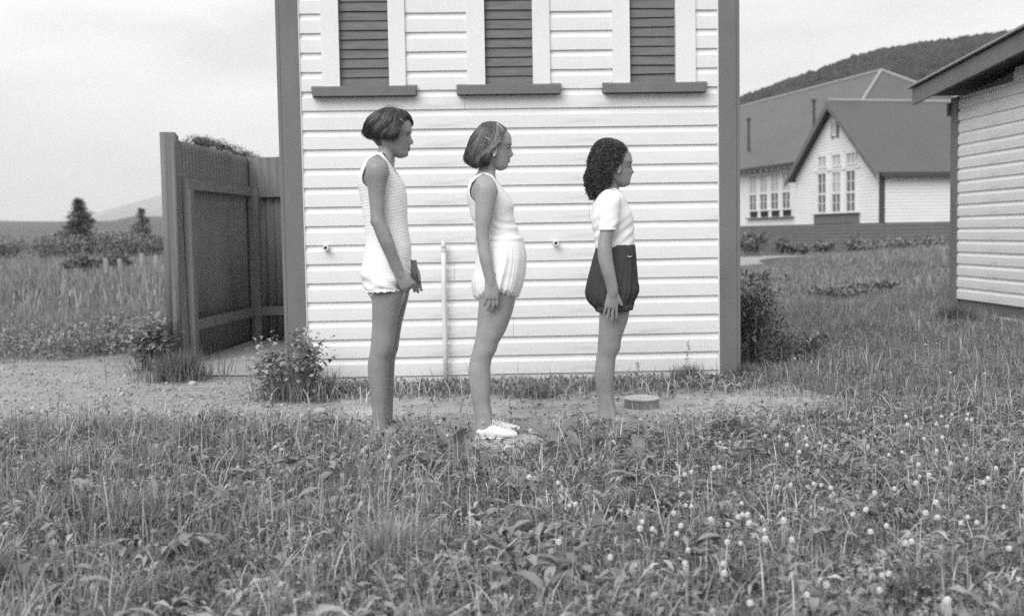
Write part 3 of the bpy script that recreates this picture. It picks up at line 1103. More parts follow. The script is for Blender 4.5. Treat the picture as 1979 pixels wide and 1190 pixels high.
def hand(mb, wrist, d, t, n, size=1.0, curl=(20, 30, 20), splay=5.0, thumb=(0.8, 0.5, 0.2), thumb_bend=10, r_w=0.021, r_t=0.019, fcurl=None):
    """palm and five fingers; d along the hand, t towards the thumb side, n the way the palm looks"""
    d, t, n = (np.array(v, float) / np.linalg.norm(v) for v in (d, t, n))
    W = np.array(wrist, float)
    S = size
    rings = []
    for q, hw, ht, sh in ((-.035, r_w / S, r_t / S, 0), (-.012, r_w / S * .97, r_t / S * .93, 0), (.008, max(.026, r_w / S * .95), .0175, .001), (.03, .031, .0155, .003), (.055, .034, .0145, .002), (.078, .0345, .012, 0), (.088, .030, .009, 0)):
        c = W + d * q * S + t * sh * S
        rings.append([tuple(c + t * hw * S * math.cos(2 * math.pi * k / 20) + n * ht * S * math.sin(2 * math.pi * k / 20)) for k in range(20)])
    mb.loft(rings)
    for j, (off, bs, ln, r) in enumerate(((.0265, .080, .064, .0078), (.0090, .084, .071, .0080), (-.0085, .081, .066, .0076), (-.0250, .073, .052, .0068))):
        p = W + (d * bs + t * off) * S
        cc = curl if fcurl is None else fcurl[j]
        sp = R(splay * (1.5 - j) / 1.5)
        dd = d * math.cos(sp) + t * math.sin(sp)
        pts, rad, a = [p - dd * .012 * S], [r * S], 0.0
        pts.append(p)
        rad.append(r * S)
        for seg, ang in zip((.46, .30, .24), cc):
            a += R(ang)
            u = dd * math.cos(a) + n * math.sin(a)
            m = pts[-1] + u * ln * seg * S * .5
            e = pts[-1] + u * ln * seg * S
            pts += [m, e]
            rad += [r * S * .93, r * S * (.95 if seg > .25 else .72)]
        mb.tube(pts, rad, 12, up=tuple(t))
    u = d * thumb[0] + t * thumb[1] + n * thumb[2]
    u /= np.linalg.norm(u)
    p = W + (d * .016 + t * .018) * S
    m = p + u * .034 * S
    u2 = u * math.cos(R(thumb_bend)) + (d * .8 - t * .6) * math.sin(R(thumb_bend))
    mb.tube([p, p + u * .018 * S, m, m + u2 * .015 * S, m + u2 * .028 * S, m + u2 * .034 * S], [.0125 * S, .0115 * S, .0098 * S, .0092 * S, .0078 * S, .005 * S], 12, up=tuple(n))


FOOT = ((0, .026, .030), (.05, .030, .052), (.16, .033, .062), (.30, .034, .066), (.45, .037, .056), (.62, .043, .042), (.78, .046, .032), (.90, .040, .025), (.97, .028, .019), (1.0, .012, .012))


def foot(mb, heel, L, grow=0.0, z0=0.0):
    rings = []
    for q, hw, hh in FOOT:
        c = (heel[0] + q * L, heel[1] - (.008 if q > .6 else 0), z0)
        hw, hh = hw * L / .23 + grow, hh * L / .23 + grow
        ring = []
        for k in range(20):
            a = 2 * math.pi * k / 20
            ring.append((c[0], c[1] + hw * math.cos(a), max(c[2] + 0.001 - grow, c[2] + hh * (.42 + .62 * math.sin(a)))))
        rings.append(ring)
    mb.loft(rings)


def skin_mat(name, v):
    m = mat(name, v, 0.40, 0.17, 7, 6, bump=0.15, bscale=180, spec=0.5, bdist=0.001)
    b = m.node_tree.nodes['Principled BSDF']
    b.inputs['Subsurface Weight'].default_value = 0.08
    b.inputs['Subsurface Radius'].default_value = (0.006, 0.006, 0.006)
    b.inputs['Subsurface Scale'].default_value = 0.6
    return m


def finish(me, base):
    c = get_co(me)
    set_co(me, c - np.array(base, np.float32))
    shade_smooth(me)
    return me


def fold(me, g, fn):
    """pushes cloth in and out along its normals"""
    c, nn = get_co(me), get_no(me)
    set_co(me, c + nn * fn(c)[:, None].astype(np.float32))


def cut_faces(me, keep):
    bm = bmesh.new()
    bm.from_mesh(me)
    bm.faces.ensure_lookup_table()
    co = np.array([f.calc_center_median() for f in bm.faces])
    k = keep(co)
    bmesh.ops.delete(bm, geom=[f for f, q in zip(bm.faces, k) if not q], context='FACES')
    # even out the cut edge
    for _ in range(10):
        be = [v for v in bm.verts if v.is_boundary]
        new = {}
        for v in be:
            nb = [e.other_vert(v).co for e in v.link_edges if e.is_boundary]
            if len(nb) == 2:
                new[v] = v.co * 0.4 + (nb[0] + nb[1]) * 0.3
        for v, c in new.items():
            v.co = c
    loose = [v for v in bm.verts if not v.link_faces]
    bmesh.ops.delete(bm, geom=loose, context='VERTS')
    bm.to_mesh(me)
    bm.free()


def edge_roll(mb, me, r):
    """bound edge: a fine roll of cloth along every open boundary"""
    bm = bmesh.new()
    bm.from_mesh(me)
    be = [e for e in bm.edges if e.is_boundary]
    adj = {}
    for e in be:
        a, b = e.verts
        adj.setdefault(a.index, []).append(b.index)
        adj.setdefault(b.index, []).append(a.index)
    bm.verts.ensure_lookup_table()
    seen = set()
    for s in adj:
        if s in seen: continue
        loop, cur, prev = [s], s, None
        seen.add(s)
        while True:
            nx = [k for k in adj[cur] if k != prev and k not in seen]
            if not nx: break
            prev, cur = cur, nx[0]
            seen.add(cur)
            loop.append(cur)
        if len(loop) < 12: continue
        pts = [np.array(bm.verts[i].co) for i in loop]
        pts = [sum(pts[(i + j) % len(pts)] for j in range(-2, 3)) / 5 for i in range(0, len(pts), 2)]
        pts += pts[:2]
        mb.tube(pts, r, 6)
    bm.free()


def poly_xz(g, pts, dy):
    return [(g.P(a, b, dy)[0], g.P(a, b, dy)[2]) for a, b in pts]


def joints(mb, g, knee, kdy, elbow, edy, ankle, ady):
    """kneecaps, calf, elbow points and ankle bones"""
    for s in (-1, 1):
        p = g.P(knee[0], knee[1], s * kdy)
        mb.ellipsoid((p[0] - .021, p[1], p[2]), (.0225, .024, .034), 14, 10)
        p = g.P(knee[2], knee[3], s * kdy)
        mb.ellipsoid((p[0] + .042, p[1] + s * .006, p[2]), (.040, .036, .10), 14, 10)
        p = g.P(elbow[0], elbow[1], s * edy)
        mb.ellipsoid((p[0] + .016, p[1], p[2]), (.0195, .018, .024), 12, 8)
        p = g.P(ankle[0], ankle[1], s * ady)
        for q in (-1, 1):
            mb.ellipsoid((p[0], p[1] + q * .027, p[2]), (.011, .009, .012), 10, 8)


# ---- hair
class Hair:
    lump = 0.022
    def __init__(s, g, rows, opening, bottom):
        s.g, s.rows, s.opening, s.bottom = g, rows, opening, bottom
        s.py = [r[0] for r in rows]
        s.top = rows[0][0]

    def pt(s, py, phi, k=1.0, drop=0.0):
        b = np.interp(py, s.py, [r[1] for r in s.rows])
        f = np.interp(py, s.py, [r[2] for r in s.rows])
        w = np.interp(py, s.py, [r[3] for r in s.rows])
        c = s.g.P((b + f) / 2, py)
        rx = (f - b) / 2 * s.g.mm
        a = R(phi)
        k = k * (1 + s.lump * .5 * (math.sin(phi * .075 + py * .17) + math.sin(phi * .19 - py * .33)))
        return np.array((c[0] + rx * k * math.cos(a), s.g.Y - w * k * math.sin(a), c[2] - drop))

    def op(s, py):
        return np.interp(py, [o[0] for o in s.opening], [o[1] for o in s.opening])

    def bot(s, phi):
        return np.interp(abs(phi), [o[0] for o in s.bottom], [o[1] for o in s.bottom])

    def cap(s, mb, k=0.94, nv=30, nu=34):
        for sg in (-1, 1):
            grid = []
            for i in range(nv + 1):
                row = []
                for j in range(nu + 1):
                    u = j / nu
                    # slide along the surface from crown to edge
                    ph_b = s.op(s.bot(90)) + (180 - s.op(s.bot(90))) * u
                    py = s.top + (s.bot(ph_b) - s.top) * (i / nv) ** 1.15
                    o = s.op(py)
                    ph = o + (180 - o) * u
                    row.append(tuple(s.pt(py, sg * ph, k)))
                grid.append(row)
            fl = [p for r_ in grid for p in r_]
            m = nu + 1
            fs = []
            for i in range(nv):
                for j in range(nu):
                    a = i * m + j
                    q = (a, a + 1, a + m + 1, a + m)
                    fs.append(q if sg < 0 else q[::-1])
            mb.add(fl, fs)
            # inner lining so the edge has thickness
            inner = []
            for i in range(nv + 1):
                for j in range(nu + 1):
                    p = np.array(grid[i][j])
                    c = s.pt(s.top + 45, 0, 0.0)
                    inner.append(tuple(p + (c - p) * 0.10))
            mb.add(inner, [f[::-1] for f in fs])

    def strands(s, n, seed, width=(0.0012, 0.003), lift=0.03, sweep=0.85, wave=0.0, fly=0.0, mbt=None):
        r = random.Random(seed)
        mb, tones = mbt
        for i in range(n):
            pb = s.bot(90)
            o = s.op(pb)
            if i % 16 == 0:                                  # a new lock: its hairs run together
                lsg = -1 if r.random() < 0.42 else 1
                lpe, lsw, lbend = r.uniform(o, 180), r.uniform(sweep - .16, sweep + .16), r.uniform(-14, 14)
                lend, lk, ltone = r.uniform(-6, 4), r.uniform(0.97, 1.0 + lift), r.choice((.6, .8, 1.0, 1.0, 1.3, 1.7))
                lst = r.uniform(0.1, 1) ** 2
            sg = lsg
            pe = min(180, max(o, lpe + r.uniform(-5, 5)))
            ps = pe * (lsw + r.uniform(-.04, .04))
            bend = lbend + r.uniform(-3, 3)
            py1 = s.bot(pe) + lend + r.uniform(-2.5, 2.0)
            py0 = s.top + max(.02, lst + r.uniform(-.1, .1)) * (py1 - s.top) * 0.62
            k0 = lk + r.uniform(-.012, .012)
            pts, rad = [], []
            wmax = r.uniform(*width)
            m = 9
            ph0 = r.uniform(0, 6.28)
            for q in range(m):
                t = q / (m - 1)
                py = py0 + (py1 - py0) * t
                ph = ps + (pe - ps) * t ** 1.3 + bend * math.sin(math.pi * t)
                ph = max(ph, s.op(py) + r.uniform(0, 1.5))
                if ph > 184: ph = 184
                k = k0 + (fly * r.random() * t * t) + wave * math.sin(ph0 + t * 9)
                pts.append(s.pt(py, sg * ph, k))
                rad.append(wmax * (0.55 + 0.9 * math.sin(math.pi * min(1, t * 0.9 + 0.1)) * 0.6) if q < m - 1 else wmax * 0.25)
            a = len(mb.v)
            mb.tube(pts, rad, 3, cap=False)
            tones += [ltone * r.choice((0.45, 0.7, 1.0, 1.3, 2.0))] * (len(mb.v) - a)  # strands vary in tone; the palest paint highlights into the hair


def hair_obj(mb, tones, m, parent, base, name='hair'):
    V = np.array(mb.v) - np.array(base)
    tri, ti = [], []
    for f in mb.f:
        if len(f) == 3: tri.append(f)
        else: tri += [(f[0], f[1], f[2]), (f[0], f[2], f[3])]
    return link(name, np_mesh(name, V, np.array(tri), m, np.array(tones), smooth=True), None, parent)


def small(mb, name, m, parent, base, smooth=True):
    mb.v = [(x - base[0], y - base[1], z - base[2]) for x, y, z in mb.v]
    return mb.build(name, m, parent, smooth=smooth)


M['eye'] = mat('eyeball', 0.20, 0.2, 0.05, 20, spec=0.6)
M['iris'] = mat('dark_iris', 0.02, 0.15, 0.1, 20, spec=0.6)
M['brow'] = mat('brow_hair', 0.05, 0.8, 0.2, 200)


def face_parts(g, root, eye, brow, mouth, lipmat, hairmat):
    """eyes with iris and lashes, brows and lips; brow and mouth are (px, py) runs"""
    base = g.base
    for s in (-1, 1):
        c = g.P(*eye)
        cc = np.array((c[0] - .0072, g.Y + s * .030, c[2]))
        e = small(MB().ellipsoid(tuple(cc), (.0112, .0112, .0105), 16, 12), 'eye', M['eye'], root, base)
        small(MB().ellipsoid((cc[0] + .0072, cc[1] + s * .001, cc[2]), (.0050, .0072, .0064), 12, 8), 'iris', M['iris'], e, base)
        pts = []
        for k in range(7):                                   # upper lid and lashes
            a = R(-70 + 140 * k / 6)
            pts.append((cc[0] + .0118 * math.cos(a), cc[1] + .0122 * math.sin(a), cc[2] + .0050 + .0018 * math.cos(a * 1.2)))
        small(MB().tube(pts, [.0012, .0019, .0022, .0023, .0022, .0019, .0012], 6), 'eyelash', M['iris'], root, base)
        pts = []
        m = len(brow)
        for k, (px, py) in enumerate(brow):
            p = g.P(px, py)
            pts.append((p[0], g.Y + s * (.012 + .036 * (1 - k / (m - 1)) ** .85), p[2]))
        small(MB().tube(pts, [.0014] + [.0026] * (m - 2) + [.0016], 6, flat=.8), 'eyebrow', hairmat, root, base)
    mu = MB()
    for dz, rr in ((.0032, .0034), (-.0036, .0040)):
        pts, rad = [], []
        for k in range(11):
            a = -1 + 2 * k / 10
            p = g.P(*mouth)
            pts.append((p[0] - .0035 - .013 * a * a, g.Y + .021 * a, p[2] + dz * (1 - a * a)))
            rad.append(rr * (1 - .75 * a * a))
        mu.tube(pts, rad, 8)
    small(mu, 'lips', lipmat, root, base)


# ------------------------------------------------------------------ PERSON 1 (left): ribbed singlet suit
def person_left():
    g = Fig(5.40, (745, 845))
    root = empty('person', tuple(g.base))
    tag(root, 'person with short dark bob in pale ribbed singlet suit, hands gripping its hem', 'person', 'people standing in profile')
    skin = skin_mat('skin_left', 0.255)
    hairm = mat('hair_left', 0.038, 0.42, 0.2, 30, tone=True, spec=0.5)
    cloth = mat('ribbed_cotton', 0.83, 0.9, 0.04, 20, spec=0.1)
    add_wave_bump(cloth, 34, 0.3, 'Z', 0.002, 4.0, 1.4)
    torso = [(295, 729, 742, .040), (299, 721, 748, .085), (306, 711, 753, .118), (314, 705, 758, .136), (322, 700.5, 762, .142), (334, 696, 768, .143), (346, 693, 775, .140), (358, 692.5, 781, .134),
             (377, 696, 785.5, .128), (398, 700, 786.5, .122), (416, 702.5, 786.5, .116), (437, 705.5, 788, .111), (461, 708, 791.5, .115), (478, 706.5, 794, .123),
             (500, 703, 794, .136), (515, 699.5, 793, .146), (528, 698, 791.5, .156), (541, 700.5, 790, .160), (556, 705, 787, .158), (574, 714, 785, .132), (592, 722, 778, .110)]
    legn = [(535, 712, 784), (556, 716, 783), (574, 718.5, 779.5), (601, 719, 773), (631, 719, 766), (658, 717, 762), (672, 716, 760), (680, 714.8, 757.5), (690, 712.5, 752.5), (704, 710.5, 751), (722, 711, 750),
            (752, 715, 749), (776, 718, 748), (795, 719.5, 747.5), (812, 720.5, 747), (830, 719, 749), (842, 718, 752)]
    legf = [(a, b + 12, c + (10 if a < 690 else 12)) for a, b, c in legn]
    armn = [(301, 722, 731), (305, 715, 739), (311, 710, 746), (321, 707, 750.5), (336, 707, 752), (351, 709, 748.5), (377, 712, 744), (393, 714, 743.5), (419, 716, 744), (428, 716.5, 746.5),
            (440, 721, 752), (466, 731, 761), (500, 747, 772.5), (512, 752, 777), (524, 757.5, 780.5), (533, 764, 783), (541, 771, 784)]
    armf = [(a, b + max(0, (a - 360) * .16), c + max(0, (a - 360) * .16)) for a, b, c in armn]
    body = MB()
    edge_loft(body, g, torso, grow=-.006)
    for L, dy in ((legn, -.074), (legf, .074)):
        edge_loft(body, g, L, dy=dy, hw_ratio=.87)
    dn = [(300, -.135), (320, -.158), (430, -.172), (470, -.172), (525, -.150)]
    edge_loft(body, g, armn, hw_ratio=.86, dys=dn, n=24)
    edge_loft(body, g, armf, hw_ratio=.86, dys=[(a, -b) for a, b in dn], n=24)
    edge_loft(body, g, [(262, 720, 768, .05), (270, 723, 768, .05), (280, 730, 767, .048), (290, 731, 765, .047), (300, 728, 764, .052), (310, 722, 763, .07), (324, 713, 762, .09)])
    front = [(214, 757), (217, 774), (222, 784), (230, 791), (240, 795), (250, 796), (258, 795.5), (262, 793.4), (268, 796.5), (273, 799.3), (276.5, 800), (279, 797.5), (281, 792), (284, 793.3), (286.3, 794), (288.4, 791.3),
             (291, 792.3), (294, 789), (297, 789.5), (300.5, 789), (303, 786.5), (306, 778)]
    mask = [(214, 757), (217, 774), (222, 784), (230, 791), (240, 795), (250, 796), (256, 795.2), (262, 792.5), (270, 790.5), (276, 789.5), (282, 789.5), (290, 788.5), (294, 788.2), (297, 789), (300.5, 788.7), (303, 786.2), (306, 778)]
    back = [(214, 750), (217, 738), (222, 729), (230, 720), (240, 715), (250, 713), (260, 714), (268, 718), (276, 727), (284, 736), (292, 745), (300, 758), (306, 770)]
    head_loft(body, g, front, mask, back, 1.0, eye=(788, 261.8))
    w = g.P(769, 524, -.150)
    hand(body, w, (.52, .03, -.85), (.85, 0, .52), (.1, 1, 0), 1.02, (70, 72, 50), 3, (.75, .25, .6), 35, r_w=.0235)
    wf = g.P(798, 516, .150)
    hand(body, wf, (.10, -.05, -1), (1, -.2, .1), (.1, -1, 0), 0.95, (25, 30, 20), 3, (.85, .2, .5), 15, r_w=.0235)
    for L, dy in ((legn, -.074), (legf, .074)):
        h = g.P(L[-1][1] - 2, 845, dy)
        foot(body, (h[0], g.Y + dy), .235)
    joints(body, g, (760, 668, 711, 712), .074, (716.5, 428), .172, (733, 828), .074)
    me = remesh(body, .0026, 4, .5, .21)
    link('body', finish(me, g.base), skin, root)
    # suit: whole torso, then neckline and armholes cut away
    s = MB()
    suit = [r for r in torso if r[0] <= 556] + [(563, 708, 786.5, .143)]
    edge_loft(s, g, suit, grow=.002, n=64, step=3)
    me = remesh(s, .0036, 3)
    hole = poly_xz(g, [(728, 297), (717, 305), (706, 320), (698, 342), (699.5, 354), (708, 362), (722, 367), (738, 364), (747, 354), (753.5, 339), (751.5, 325), (743, 309), (735, 299)], -.12)
    neck = poly_xz(g, [(737, 292), (742, 302), (754, 316), (760, 325), (766, 335), (800, 336), (800, 270), (700, 270), (716, 297), (727, 296)], 0.0)
    zh = g.P(745, 557)[2]
    cut_faces(me, lambda c: ~(inside(hole, c[:, 0], c[:, 2]) | inside(neck, c[:, 0], c[:, 2]) | (c[:, 2] < zh - .002)))
    me.update()
    def f1(c):
        x, y, z = c[:, 0] - g.base[0], c[:, 1] - g.Y, c[:, 2]
        low = np.clip((0.95 - z) / .3, 0, 1)
        return .0009 * np.sin(z * 150 + 9 * x + 2.2 * np.sin(11 * x)) * (0.25 + .75 * low) * (.6 + .4 * np.sin(z * 23 + 17 * x)) + .0030 * np.sin(z * 46 - 30 * x + 5 * y + 2 * np.sin(17 * z)) * low + .0035 * np.exp(-((z - .72) / .05) ** 2) * np.sin(z * 120 + 60 * x) + .0005 * np.sin(z * 420 + 5 * np.sin(x * 30))
    fold(me, g, f1)
    roll = MB()
    edge_roll(roll, me, .0026)
    # frilled hem
    hz = []
    n = 150
    c0, rx = (g.P(705, 557)[0] + g.P(787, 557)[0]) / 2, (g.P(787, 557)[0] - g.P(705, 557)[0]) / 2
    for lev, (dz, amp, gro) in enumerate(((.006, 0, .002), (-.003, .002, .003), (-.009, .0035, .005), (-.011, .004, .0055), (-.009, .0035, .002), (0, 0, -.003))):
        ring = []
        for k in range(n):
            a = 2 * math.pi * k / n
            e = amp * (math.sin(a * 23 + 2.5 * math.sin(a * 5)) + .6 * math.sin(a * 41)) + gro
            tilt = .012 * math.cos(a)
            ring.append((c0 + (rx + e) * math.cos(a), g.Y + (.159 + e) * math.sin(a), zh + dz + tilt * .3 + .0022 * math.sin(a * 19 + 2 * math.sin(a * 3)) * (lev > 0)))
        hz.append(ring)
    roll.loft(hz, cap=False)
    o = link('singlet_suit', finish(me, g.base), cloth, root)
    small(roll, 'trim', cloth, o, g.base)
    br = MB()
    edge_loft(br, g, [(545, 707, 784, .140), (558, 709, 783, .140), (568, 712, 779, .134), (574, 716, 770, .12)], grow=.0)
    small(br, 'briefs', cloth, root, g.base)
    # hair
    H = Hair(g, [(208, 748, 762, .02), (211, 736, 774, .045), (217, 724, 786, .066), (226, 714, 792, .078), (236, 708.5, 796, .084), (246, 706, 797.5, .087), (256, 705.5, 796, .088), (263, 708.5, 795, .087), (270, 714, 793, .084)],
             [(208, 0), (229, 0), (235, 30), (241, 52), (250, 59), (258, 58), (266, 63), (272, 66)], [(60, 269), (75, 271), (100, 270), (125, 268), (155, 266), (180, 264)])
    mb, tn = MB(), []
    H.cap(mb)
    tn += [0.8] * len(mb.v)
    H.strands(1900, 11, (.0010, .0026), .065, .85, mbt=(mb, tn))
    H.strands(260, 12, (.0005, .0010), .08, .8, fly=.16, mbt=(mb, tn))
    r = random.Random(5)
    for i in range(150):                                     # fringe blown over the brow, and fly-aways on top
        a = len(mb.v)
        ph = r.uniform(-70, 45)
        le = 232 if ph > 0 else 243
        pts = [H.pt(212 + r.uniform(0, 4), ph * .9, 1.0), H.pt(218, ph, 1.02), H.pt(218 + (le - 218) * .45, ph * 1.05, 1.04), H.pt(218 + (le - 218) * .8 + r.uniform(-2, 2), ph * 1.1, 1.03), H.pt(le + r.uniform(-4, 3), ph * 1.15, 1.01)]
        mb.tube(pts, [.0022, .0026, .0022, .0016, .0006], 3, cap=False)
        tn += [r.uniform(.6, 1.4)] * (len(mb.v) - a)
    for i in range(14):
        a = len(mb.v)
        x0 = r.uniform(728, 762)
        pts = [g.P(x0, 212, r.uniform(-.04, .03)), g.P(x0 + 12, 205 - r.uniform(0, 4), r.uniform(-.04, .02)), g.P(x0 + 24, 208 - r.uniform(-3, 2), -.02), g.P(x0 + 33, 216 + r.uniform(-2, 3), -.03)]
        mb.tube(pts, .0005, 3, cap=False)
        tn += [1.2] * (len(mb.v) - a)
    nape = [(258, 712, 770, .07), (266, 716, 768, .068), (274, 723.5, 766, .060), (282, 730, 764, .052)]
    for k in range(4): pass
    rings = []
    for py, b, f, w_ in nape:
        c = g.P((b + f) / 2, py)
        rx_ = (f - b) / 2 * g.mm
        rings.append([(c[0] + rx_ * 1.02 * math.cos(R(a)), g.Y + w_ * 1.0 * math.sin(R(a)), c[2]) for a in range(112, 249, 6)])
    a = len(mb.v)
    mb.loft(rings, cap=False, closed=False)
    tn += [1.1] * (len(mb.v) - a)
    hair_obj(mb, tn, hairm, root, g.base)
    cl = mat('pale_clip', 0.35, 0.4, 0.1, 40)
    small(MB().tube([H.pt(236, 128, 1.06), H.pt(235, 117, 1.06)], .0016, 6), 'hair_clip', cl, root, g.base)
    small(MB().tube([H.pt(233, 62, 1.06), H.pt(238, 52, 1.07)], .0022, 6), 'hair_clip', cl, root, g.base)
    face_parts(g, root, (788, 261.8), [(776, 258.5), (781, 256.2), (787, 255.6), (793.5, 257.5)], (792.5, 288.4), mat('lips_left', 0.13, .5, .1, 60), mat('brow_left', .05, .8, .2, 200))
    # thin cord round the neck
    pts = []
    for k in range(25):
        a = R(-90 + 180 * k / 24)
        p = g.P(741 + 23 * math.cos(a), 297 + 14 * math.cos(a))
        pts.append((p[0], g.Y + .055 * math.sin(a), p[2]))
    small(MB().tube(pts, .0012, 5), 'neck_cord', M['iris'], root, g.base)
    return root


# ------------------------------------------------------------------ PERSON 2 (middle): vest, white bloomers, canvas shoes
def person_middle():
    g = Fig(5.37, (945, 845))
    root = empty('person', tuple(g.base))
    tag(root, 'person with straight chin-length bob in white vest, white bloomers and white shoes', 'person', 'people standing in profile')
    skin = skin_mat('skin_middle', 0.32)
    hairm = mat('hair_middle', 0.085, 0.40, 0.2, 30, tone=True, spec=0.5)
    vestm = mat('white_vest_cotton', 0.84, 0.9, 0.03, 20, spec=0.1, bump=.15, bscale=300, bdist=.001)
    bloom = mat('white_bloomer_cotton', 0.84, 0.9, 0.03, 12, spec=0.1, bump=.15, bscale=250, bdist=.001)
    shoem = mat('white_canvas', 0.76, 0.85, 0.06, 30, bump=.2, bscale=300, bdist=.001)
    torso = [(333, 931, 945, .040), (338, 922, 950, .080), (344, 914, 956, .108), (350, 908.5, 961, .124), (358, 905, 967, .131), (366, 903, 973, .134), (376, 902.5, 980, .133), (384, 903, 986, .131),
             (392, 904.5, 990.5, .128), (400, 906.5, 993, .124), (410, 909, 991.8, .119), (423, 913.5, 993, .112), (439, 918, 998.5, .110), (454, 921, 1003.5, .115), (475, 922, 1007, .128),
             (500, 923, 1006, .138), (525, 923, 1002, .142), (545, 926, 998, .138), (565, 930, 992, .126), (585, 937, 982, .105)]
    legn = [(545, 922, 998), (565, 924, 997), (581, 925, 994), (600, 923.8, 989.5), (621, 922.6, 982.5), (648, 919.5, 970.5), (663, 916.5, 961.5), (678, 913, 957), (691, 909, 949.5), (706, 906.3, 946.5), (736, 907, 946),
            (760, 910, 945.6), (784, 914.5, 946.5), (798, 917, 949), (815, 919, 951), (832, 919, 951)]
    legf = [(a, b + 2, c + 2) for a, b, c in legn]
    armn = [(338, 930, 943), (342, 924, 949), (348, 920, 954), (357, 917.5, 959), (370, 917, 961.5), (385, 917.8, 959.5), (397, 918, 956.5), (425.7, 918.5, 951.5), (446, 919.7, 946.8), (459, 920.5, 945.5), (475, 922.5, 947),
            (501, 926.5, 951), (524, 932.6, 955), (540, 937, 958), (549, 939.5, 957.5), (558, 942, 954)]
    body = MB()
    edge_loft(body, g, torso, grow=-.006)
    for L, dy in ((legn, -.068), (legf, .068)):
        edge_loft(body, g, L, dy=dy, hw_ratio=.80)
    dn = [(336, -.128), (356, -.152), (450, -.172), (500, -.182), (541, -.178)]
    edge_loft(body, g, armn, hw_ratio=.84, dys=dn, n=24)
    edge_loft(body, g, armn, hw_ratio=.84, dys=[(a, -b) for a, b in dn], n=24)
    edge_loft(body, g, [(292, 920, 966, .048), (304, 924, 963, .047), (316, 926, 960.5, .045), (326, 925, 958.5, .046), (335, 921, 957.5, .056), (345, 914, 959, .075), (356, 909, 964, .095)])
    front = [(241, 950), (244, 962), (248, 972), (254, 981), (259, 985.5), (266, 988.3), (274, 989), (280, 988.5), (284, 987), (288, 988.7), (292, 990.2), (297, 992.5), (300, 993), (303, 990.5), (305, 986), (308, 986.3), (310, 986.8), (311.7, 984.2),
             (314, 985.2), (316.5, 982), (319, 982), (323, 981.5), (326, 979.5), (330, 971)]
    mask = [(241, 950), (244, 962), (248, 972), (254, 981), (259, 985.5), (266, 988.3), (274, 989), (279, 988.2), (284, 986.2), (292, 984.3), (300, 983.5), (306, 983), (313, 982), (317, 981.5), (323, 981), (326, 979), (330, 971)]
    back = [(241, 942), (244, 933), (248, 926), (254, 919), (262, 915), (272, 912.5), (282, 912.5), (292, 917), (300, 924), (308, 932), (316, 941), (323, 951), (330, 964)]
    head_loft(body, g, front, mask, back, 1.0, eye=(984, 285))
    ear(body, g, 953, 294.5, .030, .052, .073)
    w = g.P(948, 541, -.178)
    hand(body, w, (.03, .02, -1), (1, .15, .0), (-.45, 1, 0), 1.0, (14, 34, 30), 3, (.93, .25, .20), 12, r_w=.0225,
         fcurl=((12, 30, 22), (8, 26, 20), (8, 24, 18), (10, 22, 16)))
    wf = g.P(948, 541, .178)
    hand(body, wf, (.03, -.04, -1), (1, -.15, 0), (-.25, -1, 0), 0.93, (14, 34, 30), 3, (.93, .22, .30), 12, r_w=.0225)
    hn, hf = g.P(922, 845, -.068), g.P(930, 832, .068)
    foot(body, (hn[0], hn[1]), .186)
    foot(body, (hf[0], hf[1]), .186)
    joints(body, g, (958, 670, 907, 716), .068, (920, 458), .174, (934, 815), .068)
    me = remesh(body, .0026, 4, .5, .21)
    link('body', finish(me, g.base), skin, root)
    # vest
    s = MB()
    edge_loft(s, g, [r for r in torso if r[0] <= 454] + [(468, 923, 1004, .120)], grow=.002, n=64, step=3)
    me = remesh(s, .0036, 3)
    hole = poly_xz(g, [(934, 333), (922, 342), (911, 354), (906.5, 368), (909, 381), (917, 391), (932, 396), (950, 393), (960, 384), (963, 371), (960, 358), (952, 345), (943, 337)], -.11)
    neck = poly_xz(g, [(944, 330), (950, 341), (962, 352), (971, 362), (980, 376), (1010, 376), (1010, 300), (900, 300), (916, 338), (931, 333.5)], 0.0)
    cut_faces(me, lambda c: ~(inside(hole, c[:, 0], c[:, 2]) | inside(neck, c[:, 0], c[:, 2])))
    def f2(c):
        x, y, z = c[:, 0] - g.base[0], c[:, 1] - g.Y, c[:, 2]
        zz = z - g.P(960, 440)[2]
        low = np.exp(-(zz / .05) ** 2)
        return 0.0030 * low * np.sin(zz * 150 + 70 * x + 3 * np.sin(26 * x)) * (.5 + .5 * np.sin(9 * x + 40 * zz)) + .0010 * np.sin(z * 70 + 40 * x)
    me.update()
    fold(me, g, f2)
    roll = MB()
    edge_roll(roll, me, .0024)
    o = link('vest', finish(me, g.base), vestm, root)
    small(roll, 'trim', vestm, o, g.base)
    # bloomers: pleated sack with waistband, gathered hem arched over each thigh
    rows = [(457, 921, 1006), (463, 921, 1008.5), (476, 921, 1012.5), (496, 921.5, 1015), (514, 919.5, 1014), (528, 916.5, 1012.5), (542, 913.5, 1010), (556, 914.5, 1006), (566, 917, 1002), (575, 920, 998), (581, 926, 990)]
    hw = [(457, .118), (475, .140), (500, .158), (530, .170), (556, .172), (570, .168), (581, .158)]
    ys = [r[0] for r in rows]
    mb = MB()
    n, levels = 180, 40
    rings = []
